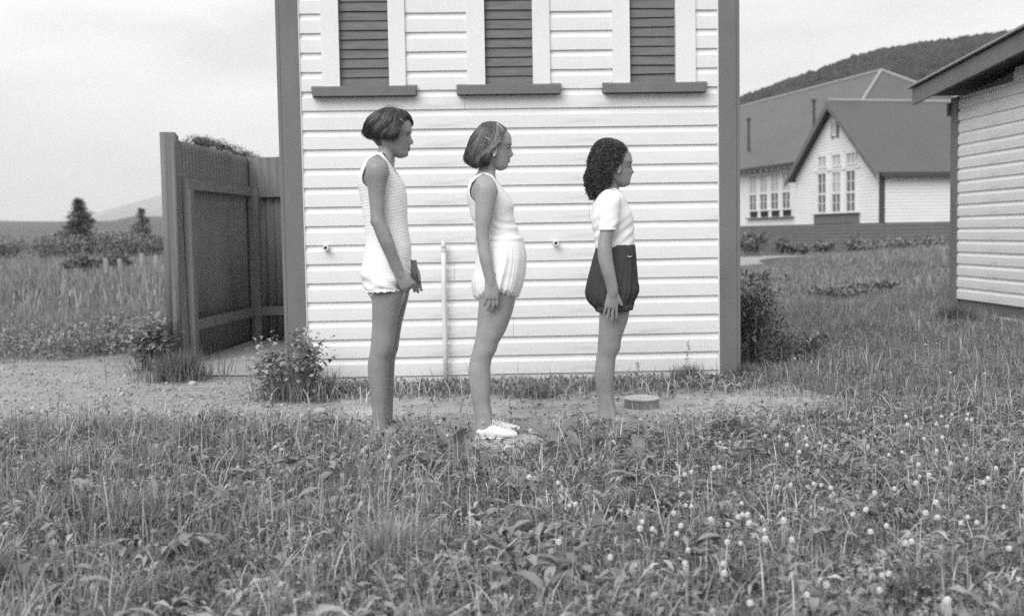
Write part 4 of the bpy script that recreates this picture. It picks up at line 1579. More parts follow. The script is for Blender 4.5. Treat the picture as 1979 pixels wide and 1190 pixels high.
    for i in range(levels):
        v = i / (levels - 1)
        ring = []
        for k in range(n):
            a = 2 * math.pi * k / n
            side = abs(math.sin(a)) ** 3
            pyb = 581 - 19 * side * (1 if abs(math.cos(a)) < .9 else 1) + 2.0 * math.sin(a * 24)
            py = 457 + (pyb - 457) * v
            q = py if v < .75 else py
            b, f = catmull(ys, [r[1] for r in rows], [py])[0], catmull(ys, [r[2] for r in rows], [py])[0]
            w_ = np.interp(py + 12 * side * v, [h[0] for h in hw], [h[1] for h in hw])
            pl = np.clip((v - .06) / .25, 0, 1)
            e = pl * (.0020 * math.sin(a * 25 + 5.5 * math.sin(a * 3) + v * 2.5) * (.55 + .45 * math.sin(a * 7 + 1)) + .0014 * math.sin(a * 41 + v * 4 + 3 * math.sin(a * 7)) + .0030 * math.sin(a * 9 + 4 * v + math.sin(a * 4)) * v) * (0.6 + .8 * v)
            if v < .055: e = .005
            e += .004
            if v > .93: e = e * .6 - .016 * (v - .93) / .07
            c = g.P((b + f) / 2, py)
            rx = (f - b) / 2 * g.mm
            ring.append((c[0] + (rx + e) * math.cos(a), g.Y + (w_ + e) * math.sin(a), c[2]))
        rings.append(ring)
    mb.loft(rings)
    bl = small(mb, 'bloomers', bloom, root, g.base)
    wb = MB()
    rings = []
    for dz, e in ((.002, -.002), (.003, .003), (-.012, .0042), (-.016, .003), (-.016, -.003)):
        c, rx = g.P(964, 457), 43 * g.mm
        rings.append([(c[0] + (rx + e) * math.cos(2 * math.pi * k / 60), g.Y + (.120 + e) * math.sin(2 * math.pi * k / 60), c[2] + dz) for k in range(60)])
    wb.loft(rings, cap=False)
    small(wb, 'waistband', bloom, bl, g.base)
    # shoes
    for h, far in ((hn, 0), (hf, 1)):
        sh = MB()
        foot(sh, (h[0] - .004, h[1]), .195, grow=.006, z0=.012)
        me = remesh(sh, .004, 3)
        so = link('shoe', finish(me, g.base), shoem, root)
        sl = MB()
        rg = []
        for z in (0.0, .013):
            rg.append([(h[0] - .006 + .5 * .199 + .5 * .203 * math.cos(a) , h[1] - .004 + (.039 if math.cos(a) > 0 else .032) * math.copysign(abs(math.sin(a)) ** .7, math.sin(a)), z) for a in [2 * math.pi * k / 32 for k in range(32)]])
        sl.loft(rg)
        small(sl, 'sole', M['paper'], so, g.base, False)
        lc = MB()
        for k in range(4):
            x = h[0] + .070 + .017 * k
            zt = .079 - .008 * k
            lc.tube([(x, h[1] - .026, zt - .014), (x + .006, h[1], zt + .002), (x + .012, h[1] + .026, zt - .014)], .0026, 6)
        lc.tube([(h[0] + .062, h[1] - .004, .083), (h[0] + .050, h[1] - .020, .088), (h[0] + .058, h[1] - .027, .077)], .0022, 6)
        lc.tube([(h[0] + .062, h[1] + .004, .083), (h[0] + .078, h[1] - .014, .089), (h[0] + .088, h[1] - .025, .075)], .0022, 6)
        small(lc, 'laces', M['paper'], so, g.base)
    H = Hair(g, [(235, 941, 955, .02), (238, 931, 966, .048), (245, 923, 977, .068), (254, 916, 986, .078), (262, 912, 988, .083), (272, 908, 988.5, .086), (285, 903.5, 986, .089), (297, 900.5, 984, .090), (308, 899.5, 980, .089), (317, 904, 975, .085), (324, 912, 968, .078)],
             [(235, 0), (249, 0), (255, 44), (265, 57), (275, 61), (285, 71), (292, 84), (300, 86), (308, 80), (322, 76)], [(70, 317), (90, 321), (110, 323), (150, 321), (180, 315)])
    mb, tn = MB(), []
    H.cap(mb)
    tn += [0.85] * len(mb.v)
    H.strands(2000, 21, (.0010, .0024), .055, .8, mbt=(mb, tn))
    H.strands(260, 22, (.0005, .0009), .06, .8, fly=.12, mbt=(mb, tn))
    hair_obj(mb, tn, hairm, root, g.base)
    cl = mat('pale_clip_middle', 0.55, 0.35, 0.1, 40)
    small(MB().tube([H.pt(265.5, 112, 1.05), H.pt(270, 100, 1.06), H.pt(276, 86, 1.06)], .0018, 6), 'hair_clip', cl, root, g.base)
    small(MB().tube([H.pt(242, 66, 1.06), H.pt(248, 60, 1.07), H.pt(254, 56, 1.06)], .0020, 6), 'hair_clip', cl, root, g.base)
    face_parts(g, root, (984, 285), [(974, 281), (979, 279), (984, 278.7), (988.5, 280.5)], (985.2, 311.7), mat('lips_middle', 0.19, .5, .1, 60), mat('brow_middle', .10, .8, .2, 200))
    return root


# ------------------------------------------------------------------ PERSON 3 (right): T-shirt, dark bloomers, curly hair
def person_right():
    g = Fig(5.70, (1178, 815))
    root = empty('person', tuple(g.base))
    tag(root, 'barefoot person with curly shoulder-length hair in white T-shirt and dark bloomers', 'person', 'people standing in profile')
    skin = skin_mat('skin_right', 0.265)
    hairm = mat('hair_right', 0.038, 0.45, 0.2, 30, tone=True, spec=0.5)
    tee = mat('white_tshirt_cotton', 0.88, 0.9, 0.02, 20, spec=0.1, bump=.12, bscale=300, bdist=.001)
    dark = mat('dark_bloomer_cloth', 0.062, 0.95, 0.12, 30, spec=0.1, bump=.3, bscale=300, bdist=.001)
    torso = [(361, 1174, 1190, .045), (366, 1163, 1196, .080), (372, 1155, 1199, .108), (381, 1150.5, 1205, .124), (392, 1147, 1211, .128), (404, 1144.5, 1216.5, .127), (419, 1143.5, 1222.5, .124), (430, 1144, 1224.3, .121), (445, 1146.5, 1223.6, .116),
             (461, 1149.5, 1225, .113), (474, 1151, 1226, .116), (484, 1151, 1227, .122), (500, 1151, 1226, .13), (530, 1149, 1225, .136), (555, 1149, 1222, .134), (580, 1154, 1216, .118), (598, 1160, 1209, .095)]
    legn = [(560, 1152, 1220), (585, 1156.5, 1217.5), (601, 1158, 1215.5), (621, 1157.5, 1211.4), (642, 1157, 1204), (660, 1155.5, 1199), (674, 1155, 1197.5), (690, 1152.5, 1189.5), (709, 1149.8, 1187.5), (736, 1149.8, 1185.5), (760, 1153.5, 1185.3),
            (784, 1155.6, 1188), (798, 1155.6, 1191), (808, 1155, 1193)]
    legf = [(a, b + 3, c + 1) for a, b, c in legn]
    armn = [(366, 1172, 1188), (372, 1166, 1192), (382, 1162, 1195), (398, 1161, 1195), (415, 1161, 1191), (430, 1160.5, 1188.5), (445, 1159.5, 1187), (460, 1157, 1184.5), (475, 1155, 1182.5), (495, 1155.5, 1184), (509, 1158, 1186), (526, 1163, 1189),
            (545, 1169, 1192.5), (560, 1172.5, 1195), (569, 1174, 1194), (578, 1176, 1190)]
    body = MB()
    edge_loft(body, g, torso, grow=-.006)
    for L, dy in ((legn, -.062), (legf, .062)):
        edge_loft(body, g, L, dy=dy, hw_ratio=.80)
    dn = [(366, -.122), (382, -.145), (480, -.172), (530, -.180), (561, -.178)]
    edge_loft(body, g, armn, hw_ratio=.82, dys=dn, n=24)
    edge_loft(body, g, armn, hw_ratio=.82, dys=[(a, -b) for a, b in dn], n=24)
    edge_loft(body, g, [(326, 1156, 1199, .045), (340, 1160, 1195, .045), (350, 1162, 1194, .044), (360, 1161, 1195, .047), (368, 1159, 1197, .06), (378, 1154, 1201, .08)])
    front = [(273, 1175), (276, 1191), (281, 1203), (288, 1212.5), (294, 1217), (300, 1219.8), (307, 1221.3), (313, 1221.7), (319, 1219.5), (323, 1221.2), (328, 1223.6), (332, 1226), (335, 1225.3), (337.5, 1220.8), (340, 1220.8), (342, 1221.4), (344.3, 1218),
             (347, 1220), (350, 1217.6), (354, 1218.3), (358, 1215.8), (362, 1207)]
    mask = [(273, 1175), (276, 1191), (281, 1203), (288, 1212.5), (294, 1217), (300, 1219.8), (307, 1221.3), (313, 1221.3), (319, 1218.6), (326, 1217), (332, 1216.8), (340, 1217), (346, 1217), (350, 1217.2), (354, 1217.8), (358, 1215.4), (362, 1207)]
    back = [(273, 1168), (276, 1160), (281, 1154), (288, 1149), (296, 1146), (306, 1144.5), (316, 1145), (326, 1149), (334, 1155), (342, 1164), (350, 1175), (356, 1186), (362, 1198)]
    head_loft(body, g, front, mask, back, 1.0, eye=(1216.5, 320))
    ear(body, g, 1190.5, 325.5, .032, .056, .074)
    w = g.P(1184, 561, -.178)
    hand(body, w, (-.10, .03, -1), (1, .05, -.10), (0, 1, 0), 1.0, (4, 8, 6), 7, (.80, .52, .02), 0, r_w=.0235,
         fcurl=((6, 10, 6), (3, 6, 4), (2, 6, 4), (0, 10, 8)))
    wf = g.P(1184, 561, .178)
    hand(body, wf, (-.10, -.03, -1), (1, -.05, -.10), (0, -1, 0), 0.90, (4, 8, 6), 7, (.80, .52, .05), 0, r_w=.0235)
    hn, hf = g.P(1153, 815, -.062), g.P(1156, 815, .062)
    foot(body, (hn[0], hn[1]), .205)
    foot(body, (hf[0], hf[1]), .205)
    joints(body, g, (1198, 668, 1150, 718), .062, (1155.5, 482), .172, (1172, 792), .062)
    me = remesh(body, .0026, 4, .5, .21)
    link('body', finish(me, g.base), skin, root)
    # T-shirt with set-in short sleeves
    s = MB()
    edge_loft(s, g, [r for r in torso if r[0] <= 474] + [(482, 1151.5, 1226, .118)], grow=.002, n=48, step=3)
    slv = [(367, 1171, 1189), (373, 1163, 1195), (384, 1159, 1199), (400, 1158, 1199), (415, 1157.5, 1197), (430, 1157.5, 1194), (441, 1157.3, 1190.5), (444.5, 1157.5, 1189.5)]
    for sg in (1, -1):
        edge_loft(s, g, slv, hw_ratio=.86, dys=[(a, b * sg) for a, b in dn], n=32, step=3)
    me = remesh(s, .0036, 3)
    zt = g.P(1190, 366)
    coll = poly_xz(g, [(1176, 355), (1180, 364.5), (1190, 369), (1199, 373), (1215, 366), (1215, 340), (1150, 340), (1160, 361)], 0)
    cut_faces(me, lambda c: ~(inside(coll, c[:, 0], c[:, 2]) & (np.abs(c[:, 1] - g.Y) < .075)))
    def f3(c):
        x, z, y = c[:, 0] - g.base[0], c[:, 2], c[:, 1] - g.Y
        d = (z - g.P(1190, 455)[2]) - 0.75 * (x - .03)
        low = np.exp(-((z - g.P(1190, 450)[2]) / .07) ** 2)
        return .0026 * low * np.sin(d * 120) + .0016 * np.sin(z * 60 - 45 * x + 8 * y)
    me.update()
    fold(me, g, f3)
    roll = MB()
    edge_roll(roll, me, .0028)
    rg = []
    for py, e in ((441, .001), (441.5, .0035), (444.2, .0035), (444.8, .0)):
        b, f = g.P(1157.3, py, -.163), g.P(1190, py, -.163)
        c, rx = (b + f) / 2, (f - b)[0] / 2
        rg.append([(c[0] + (rx + e) * math.cos(2 * math.pi * k / 40), c[1] + (rx * .86 + e) * math.sin(2 * math.pi * k / 40), c[2]) for k in range(40)])
    roll.loft(rg, cap=False)
    o = link('t_shirt', finish(me, g.base), tee, root)
    small(roll, 'trim', tee, o, g.base)
    # dark bloomers
    rows = [(473, 1151, 1227), (480, 1150.5, 1228), (497, 1146.5, 1229.5), (518, 1142, 1230.5), (542, 1136.5, 1231.5), (557, 1133.3, 1233.5), (566, 1132.5, 1232.5), (574, 1134.5, 1228.5), (582, 1138.5, 1224), (591, 1148, 1221.5), (600, 1156, 1220)]
    hw = [(473, .119), (497, .138), (530, .152), (557, .158), (575, .157), (590, .152), (600, .148)]
    ys = [r[0] for r in rows]
    mb = MB()
    n, levels = 160, 44
    rings = []
    for i in range(levels):
        v = i / (levels - 1)
        ring = []
        for k in range(n):
            a = 2 * math.pi * k / n
            pyb = 599 - 3 * math.cos(a) + 1.2 * math.sin(a * 17)
            py = 473 + (pyb - 473) * v
            b, f = catmull(ys, [r[1] for r in rows], [py])[0], catmull(ys, [r[2] for r in rows], [py])[0]
            w_ = np.interp(py, [h[0] for h in hw], [h[1] for h in hw])
            pl = np.clip((v - .08) / .3, 0, 1) * (0.35 + 1.3 * v ** 2)
            e = pl * (.0060 * math.sin(a * 11 + 4 * v + 2 * math.sin(a * 2)) * (.6 + .4 * math.sin(a * 5)) + .0034 * math.sin(a * 23 + 6 * v + 2 * math.sin(a * 5))) + .004 * np.exp(-((v - .90) / .035) ** 2) * math.sin(a * 9 + 1)
            c = g.P((b + f) / 2, py)
            rx = (f - b) / 2 * g.mm
            ring.append((c[0] + (rx + e) * math.cos(a), g.Y + (w_ + e) * math.sin(a), c[2]))
        rings.append(ring)
    mb.loft(rings)
    bl = small(mb, 'bloomers', dark, root, g.base)
    hem = MB()
    for sg in (-1, 1):
        rg = []
        for py, e in ((590, .002), (592, .008), (597, .009), (600, .007), (601, .001)):
            b, f = g.P(1157, py, .068 * sg), g.P(1220, py, .068 * sg)
            c, rx = (b + f) / 2, (f - b)[0] / 2
            rg.append([(c[0] + (rx + e + .0016 * math.sin(a * 19)) * math.cos(a), c[1] + (.074 + e + .0016 * math.sin(a * 19)) * math.sin(a), c[2] + .004 * math.cos(a)) for a in [2 * math.pi * k / 90 for k in range(90)]])
        hem.loft(rg, cap=False)
    small(hem, 'hem_band', dark, bl, g.base)
    st = MB()
    q = [g.P(x, y, -.088) for x, y in ((1206.5, 494), (1209, 495.3), (1212, 495), (1215, 494.3))]
    yw = [-.088, -.080, -.070, -.058]
    pts = []
    for (x, y) in ((1206.5, 494), (1209, 495.6), (1212, 495.2), (1215, 494.3)):
        c = g.P(1188, y)
        rx, wy = (1229.5 - 1146.5) / 2 * g.mm, .138
        px = g.P(x, y)[0]
        t = max(-1, min(1, (px - c[0]) / rx))
        pts.append((px, g.Y - (wy + .004) * math.sqrt(1 - t * t) - .003, g.P(x, y)[2]))
    st.tube(pts, .0020, 6)
    small(st, 'white_stitch', M['paper'], bl, g.base)
    # curls
    H = Hair(g, [(267, 1166, 1180, .02), (271, 1157, 1192, .046), (278, 1150.5, 1203, .068), (287, 1145.5, 1209.5, .080), (300, 1141, 1212, .086), (315, 1138.5, 1211, .090), (330, 1135.5, 1208, .094), (345, 1133, 1204, .096), (358, 1133.5, 1198, .093), (370, 1138, 1188, .082), (384, 1144, 1172, .055)],
             [(267, 0), (281, 0), (287, 22), (302, 47), (315, 57), (321, 76), (332, 80), (345, 70), (362, 68), (384, 75)], [(65, 356), (90, 364), (120, 371), (150, 381), (180, 376)])
    H.lump = .035
    mb, tn = MB(), []
    H.cap(mb, .90)
    tn += [0.7] * len(mb.v)
    H.strands(500, 31, (.0012, .0026), .03, .85, wave=.02, mbt=(mb, tn))
    r = random.Random(9)
    for i in range(2900):
        sg = -1 if r.random() < .38 else 1
        pb = r.uniform(0, 1) ** 1.05
        py = 266.5 + pb * 111
        o_ = H.op(py)
        ph = r.uniform(o_ + 2, 180)
        if py > H.bot(ph) - 6: continue
        ln = r.uniform(10, 24) * (0.5 + .7 * pb)
        rad = r.uniform(.0035, .0095) * (0.45 + .85 * pb)
        k0 = r.uniform(.95, 1.06) + .05 * math.sin(ph * .11 + py * .23) * pb + (.06 * r.random() if r.random() < .12 else 0)
        turns, m = r.uniform(.8, 2.2) * r.choice((-1, 1)), 11
        a0 = r.uniform(0, 6.28)
        skew = r.uniform(-.03, .03) * pb
        a = len(mb.v)
        pts = []
        for q in range(m):
            t = q / (m - 1)
            p = H.pt(min(py + ln * t, 386), sg * ph, k0 + .03 * t)
            out = np.array((math.cos(R(ph)), -sg * math.sin(R(ph)), 0))
            tang = np.array((-math.sin(R(ph)), -sg * math.cos(R(ph)), 0))
            th = a0 + turns * 6.28 * t
            pts.append(p + out * rad * math.cos(th) + tang * (rad * 1.3 * math.sin(th) + skew * t))
        mb.tube(pts, [.0012] + [r.uniform(.0008, .0017)] * (m - 2) + [.0006], 3, cap=False)
        tn += [r.choice((.45, .7, .9, 1.2, 1.8, 2.6))] * (len(mb.v) - a)  # wide spread of curl tones, with highlights coloured in
    for i in range(26):                                      # loose ringlets at nape and brow
        back_ = i < 23
        x0, y0 = (r.uniform(1131, 1142), r.uniform(335, 372)) if back_ else (r.uniform(1198, 1211), r.uniform(270, 284))
        dirx = r.uniform(-8, 1) if back_ else r.uniform(0, 7)
        diry = r.uniform(2, 10) if back_ else r.uniform(-12, -3)
        pts = []
        a0, yy = r.uniform(0, 6.28), r.uniform(-.05, .03)
        for q in range(12):
            t = q / 11
            pts.append(g.P(x0 + dirx * t + 1.9 * math.cos(a0 + 5 * t) * t, y0 + diry * t + 1.9 * math.sin(a0 + 5 * t) * t, yy))
        a = len(mb.v)
        mb.tube(pts, .0006, 4, cap=False)
        tn += [1.0] * (len(mb.v) - a)
    hair_obj(mb, tn, hairm, root, g.base)
    face_parts(g, root, (1216.5, 320), [(1209, 315.5), (1213, 313.2), (1217.5, 312.8), (1221.2, 314.5)], (1219.2, 344.3), mat('lips_right', 0.12, .5, .1, 60), mat('brow_right', .045, .8, .2, 200))
    return root


person_left()
person_middle()
person_right()

# ================================================================== PLANTS AND SMALL THINGS
def blades(x, y, z, h, w, seed, seg=3, lean=0.55, tone=(0.6, 1.5)):
    """curved tapering blades, one strip each"""
    r = np.random.default_rng(seed)
    n = len(x)
    az, ln = r.uniform(0, 6.283, n), np.abs(r.normal(0, 1, n)) * lean
    ln = np.clip(ln, 0.03, 1.5)
    fx, fy = np.cos(az), np.sin(az)
    fa = az + np.pi / 2 + r.uniform(-.6, .6, n)
    sx, sy = np.cos(fa), np.sin(fa)
    V = np.empty((n, seg * 2 + 1, 3), np.float32)
    for k in range(seg):
        t = k / seg
        ww = w * (1 - t ** 1.6) * 0.5 * (0.75 + .35 * (t > 0))
        a = ln * t
        cx = x + fx * h * t * np.sin(a * .9)
        cy = y + fy * h * t * np.sin(a * .9)
        cz = z + h * t * np.cos(a * .75)
        V[:, 2 * k] = np.stack([cx - sx * ww, cy - sy * ww, cz], 1)
        V[:, 2 * k + 1] = np.stack([cx + sx * ww, cy + sy * ww, cz], 1)
    a = ln
    V[:, -1] = np.stack([x + fx * h * np.sin(a * .9), y + fy * h * np.sin(a * .9), z + h * np.cos(a * .75)], 1)
    m = seg * 2 + 1
    F = []
    for k in range(seg - 1):
        b = 2 * k
        F += [(b, b + 1, b + 3), (b, b + 3, b + 2)]
    F.append((2 * seg - 2, 2 * seg - 1, 2 * seg))
    F = np.array(F)
    FF = (F[None] + (np.arange(n) * m)[:, None, None]).reshape(-1, 3)
    T = np.repeat(r.uniform(tone[0], tone[1], n) ** 1.0, m)
    return V.reshape(-1, 3), FF, T


def leaves(x, y, z, L, w, seed, droop=0.5, tone=(.6, 1.5), elev=(0.1, 1.2)):
    """small pointed leaves, four triangles each, folded along the midrib"""
    r = np.random.default_rng(seed)
    n = len(x)
    az, el = r.uniform(0, 6.283, n), r.uniform(elev[0], elev[1], n)
    d = np.stack([np.cos(az) * np.cos(el), np.sin(az) * np.cos(el), np.sin(el)], 1)
    s = np.stack([-np.sin(az), np.cos(az), np.zeros(n)], 1)
    rl = r.uniform(-.5, .5, n)[:, None]
    s = s * np.cos(rl) + np.array((0, 0, 1)) * np.sin(rl)
    o = np.stack([x, y, z], 1)
    L, w = L[:, None], w[:, None]
    dz = np.zeros((n, 3)); dz[:, 2] = 1
    mid = o + d * L * .5 + dz * L * .04
    tip = o + d * L - dz * L * droop * .35
    V = np.stack([o, mid + s * w * .5 + dz * w * .12, mid - dz * w * .06, mid - s * w * .5 + dz * w * .12, tip], 1)
    F = np.array([(0, 1, 2), (0, 2, 3), (1, 4, 2), (2, 4, 3)])
    FF = (F[None] + (np.arange(n) * 5)[:, None, None]).reshape(-1, 3)
    return V.reshape(-1, 3), FF, np.repeat(r.uniform(tone[0], tone[1], n), 5)


def broad(x, y, z, L, w, seed, droop=0.5, tone=(.6, 1.5), elev=(0.1, 1.2)):
    """rounder arching leaves with a midrib, sixteen triangles each"""
    r = np.random.default_rng(seed)
    n = len(x)
    az, el = r.uniform(0, 6.283, n), r.uniform(elev[0], elev[1], n)
    s = np.stack([-np.sin(az), np.cos(az), np.zeros(n)], 1)
    o = np.stack([x, y, z], 1)
    up = np.array((0, 0, 1.0))
    rows, c = [], o
    for k, ww in enumerate((.12, .75, 1.0, .8, .1)):
        e = el - droop * 1.3 * k / 4
        d = np.stack([np.cos(az) * np.cos(e), np.sin(az) * np.cos(e), np.sin(e)], 1)
        if k: c = c + d * L[:, None] * .25
        h_ = (w * ww * .5)[:, None]
        rows += [c - s * h_ + up * h_ * .35, c, c + s * h_ + up * h_ * .35]
    V = np.stack(rows, 1)
    F = []
    for k in range(4):
        for i in range(2):
            a = 3 * k + i
            F += [(a, a + 1, a + 4), (a, a + 4, a + 3)]
    F = np.array(F)
    FF = (F[None] + (np.arange(n) * 15)[:, None, None]).reshape(-1, 3)
    return V.reshape(-1, 3), FF, np.repeat(r.uniform(tone[0], tone[1], n), 15)


def merge(parts):
    V, F, T, k = [], [], [], 0
    for v, f, t in parts:
        V.append(v); F.append(f + k); T.append(t)
        k += len(v)
    return np.concatenate(V), np.concatenate(F), np.concatenate(T)


def frustum_pts(n, y0, y1, a0, a1, seed, power=1.0):
    """random ground points between two bearings (x / y), more of them where the area is larger"""
    r = np.random.default_rng(seed)
    y = np.sqrt(r.uniform(y0 ** 2, y1 ** 2, n))
    x = y * r.uniform(a0, a1, n)
    return x, y


def on_building(x, y):
    return ((x > WX0 - .02) & (x < WX1 + .02) & (y > WY - .03) & (y < WY + BD)) | ((x > -2.36) & (x < -1.0) & (y > 8.2) & (y < 10.6) & (x > -2.30 + (y - 8.76) * .137 - .02))


def keep_mask(x, y, seed, sparse=0.03):
    r = np.random.default_rng(seed)
    x0_, y0_ = x, y
    jx, jy = r.normal(0, .07, len(x)), r.normal(0, .07, len(x))
    p = np.ones(len(x))
    e = 0.06 * smooth_noise(x, y, .4, 8)
    p[inside(gravel_poly, x + e + jx, y + e + jy)] = sparse
    p[inside(dirt_poly, x + e + jx, y + e + jy)] = sparse * 2.6
    p *= ~on_building(x, y)
    p *= 1 - .9 * np.exp(-(((x - .90) / .15) ** 4 + ((y - 5.93) / .17) ** 4))            # trodden in front of the tin
    p *= 1 - .75 * np.exp(-(((x - .73) / .16) ** 4 + ((y - 5.45) / .19) ** 4))           # and round the bare feet
    p[(x > SX - .02) & (y < SYc) & (y > SYe)] = 0
    return r.uniform(0, 1, len(x)) < p


def patch(x, y):
    """lusher and poorer patches of the sward"""
    return np.clip(1.05 + .42 * smooth_noise(x, y, .48, 28) + .26 * smooth_noise(x, y, .13, 29), .35, 1.9)


parts = []
# A: the rough grass in front
x, y = frustum_pts(118000, 2.45, 6.05, -0.50, 0.56, 31)
m = keep_mask(x, y, 1, .05) & (smooth_noise(x, y, .28, 18) + rng.uniform(-.8, .8, len(x)) > -1.0)
x, y = x[m], y[m]
nz = smooth_noise(x, y, .55, 21)
nz2 = smooth_noise(x, y, .16, 22)
h = 0.068 + .026 * nz + .018 * nz2 + .055 * np.clip((-x - .25) / 1.0, 0, 1) * np.clip(.6 + nz, 0, 1.4) + .05 * np.exp(-(((x + .35) / .35) ** 2 + ((y - 3.9) / .5) ** 2))
h *= rng.uniform(.45, 1.35, len(x))
near_shoe = np.exp(-(((x - .15) / .20) ** 4 + ((y - 5.17) / .26) ** 4))
near_foot = np.exp(-(((x - .72) / .20) ** 2 + ((y - 5.45) / .25) ** 2))
near_tin = np.exp(-(((x - .90) / .22) ** 4 + ((y - 5.95) / .25) ** 4))
h *= (1 - .80 * near_shoe) * (1 - .66 * near_foot) * (1 - .88 * near_tin)
h *= np.clip((6.15 - y) / .5, .35, 1)
h = np.clip(h, .025, .34)
w = rng.uniform(.0022, .0052, len(x)) * (1 + .5 * (rng.uniform(0, 1, len(x)) > .92))
bA = blades(x, y, np.zeros(len(x)) - .012, h, w, 41, 3, 1.1, (.45, 1.6))
parts.append((bA[0], bA[1], bA[2] * np.repeat(patch(x, y), 7)))
# B: tufts along the wall
x, y = rng.uniform(WX0 - .1, WX1 + .15, 21000), 7.19 - np.abs(rng.normal(0, .36, 21000))
m = keep_mask(x, y, 2, .05) & (y > 6.2) & (y < 7.17) & (smooth_noise(x, y, .3, 19) + rng.uniform(-.6, .6, len(x)) > -.75)
x, y = x[m], y[m]
h = (.050 + .026 * smooth_noise(x, y, .22, 23)) * rng.uniform(.5, 1.4, len(x)) * np.clip((y - 6.35) / .5, .25, 1)
parts.append(blades(x, y, np.zeros(len(x)) - .01, h, rng.uniform(.003, .0075, len(x)), 42, 3, .9))
# C: lawn to the right, near
x, y = frustum_pts(92000, 5.7, 15.0, 0.225, 0.60, 33)
m = keep_mask(x, y, 3)
x, y = x[m], y[m]
h = (.075 + .028 * smooth_noise(x, y, .9, 24)) * rng.uniform(.5, 1.5, len(x)) + .0035 * np.clip(y - 8, 0, 6)
parts.append(blades(x, y, np.zeros(len(x)) - .012, h * np.clip(.9 + .5 * smooth_noise(x, y, .5, 20), .4, 1.7), rng.uniform(.003, .007, len(x)), 43, 2, 1.1))
# beyond the edges of the picture the same grass goes on
for (n_, y0_, y1_, a0_, a1_, sd_) in ((20000, 2.2, 15, .55, 1.05, 37), (10000, 2.2, 9, -.95, -.49, 38), (5000, 1.2, 2.5, -1.0, 1.1, 39)):
    x, y = frustum_pts(n_, y0_, y1_, a0_, a1_, sd_)
    m = keep_mask(x, y, sd_ + 20)
    x, y = x[m], y[m]
    bE = blades(x, y, np.zeros(len(x)) - .012, (.085 + .03 * smooth_noise(x, y, .6, 17)) * rng.uniform(.5, 1.4, len(x)), rng.uniform(.005, .012, len(x)), sd_ + 30, 2, 1.1, (.45, 1.6))
    parts.append((bE[0], bE[1], bE[2] * patch(bE[0][:, 0], bE[0][:, 1])))
V, F, T = merge(parts)
tag(link('grass', np_mesh('grass', V, F, M['grass'], T)), 'rough uncut grass in front of the building and on the right', 'grass', kind='stuff')
parts = []
x, y = frustum_pts(52000, 15.0, 47.0, 0.20, 0.62, 34)
okm = ~inside([tuple(p) for p in lane], x, y)
x, y = x[okm], y[okm]
h = (.12 + .05 * smooth_noise(x, y, 2.5, 25)) * rng.uniform(.5, 1.5, len(x)) * np.clip(1.6 - y / 26, .28, 1)
parts.append(blades(x, y, mound(x, y) - .02, h + .12 * (mound(x, y) > .1) * rng.uniform(.3, 1, len(x)), rng.uniform(.010, .024, len(x)), 44, 2, .7))
x, y = frustum_pts(34000, 7.4, 15.0, -0.62, -0.125, 35)
m = keep_mask(x, y, 5, .02)
x, y = x[m], y[m]
h = (.13 + .06 * smooth_noise(x, y, .9, 26)) * rng.uniform(.5, 1.5, len(x))
parts.append(blades(x, y, np.zeros(len(x)) - .012, h, rng.uniform(.004, .010, len(x)), 45, 2, .7))
x, y = frustum_pts(46000, 15.0, 75.0, -0.62, -0.12, 36)
h = (.24 + .09 * smooth_noise(x, y, 4, 27)) * rng.uniform(.5, 1.5, len(x))
parts.append(blades(x, y, np.zeros(len(x)) - .02, h, rng.uniform(.014, .035, len(x)), 46, 2, .6))
V, F, T = merge(parts)
tag(link('field_grass', np_mesh('field_grass', V, F, M['grass'], T)), 'long rough grass of the fields behind the buildings', 'grass', kind='stuff')

# long arching blades standing over the sward
x, y = frustum_pts(2600, 2.5, 5.7, -.5, .55, 57)
m = keep_mask(x, y, 12) & ~((np.abs(x - .15) < .2) & (np.abs(y - 5.1) < .3)) & (smooth_noise(x, y, .4, 58) > -.2)
x, y = x[m], y[m]
V, F, T = blades(x, y, np.zeros(len(x)) - .01, rng.uniform(.10, .22, len(x)) * np.where(x < 0, 1.25, .8), rng.uniform(.003, .007, len(x)), 59, 4, 1.35, (.8, 1.7))
tag(link('long_grass', np_mesh('long_grass', V, F, M['grass'], T)), 'long arching blades over the rough grass in front', 'grass', kind='stuff')

# dry stalks and bleached blades mixed in
x, y = frustum_pts(5200, 2.5, 6.0, -.5, .55, 51)
m = keep_mask(x, y, 6) & ~((np.abs(x - .15) < .2) & (np.abs(y - 5.2) < .25))
x, y = x[m], y[m]
V1 = blades(x, y, np.zeros(len(x)), rng.uniform(.04, .20, len(x)), rng.uniform(.002, .005, len(x)), 52, 3, 1.1)
x, y = rng.uniform(WX0, WX1, 500), rng.uniform(6.45, 7.1, 500)
V2 = blades(x, y, np.zeros(500) + .01, rng.uniform(.06, .2, 500), rng.uniform(.003, .008, 500), 53, 3, 1.6)
x, y = frustum_pts(2600, 6, 14, .23, .6, 54)
m = keep_mask(x, y, 7)
x, y = x[m], y[m]
V3 = blades(x, y, np.zeros(len(x)), rng.uniform(.06, .2, len(x)), rng.uniform(.003, .006, len(x)), 55, 2, 1.0)
V, F, T = merge([V1, V2, V3])
tag(link('dry_grass', np_mesh('dry_grass', V, F, M['dry'], T)), 'bleached dry blades lying through the rough grass', 'grass', kind='stuff')

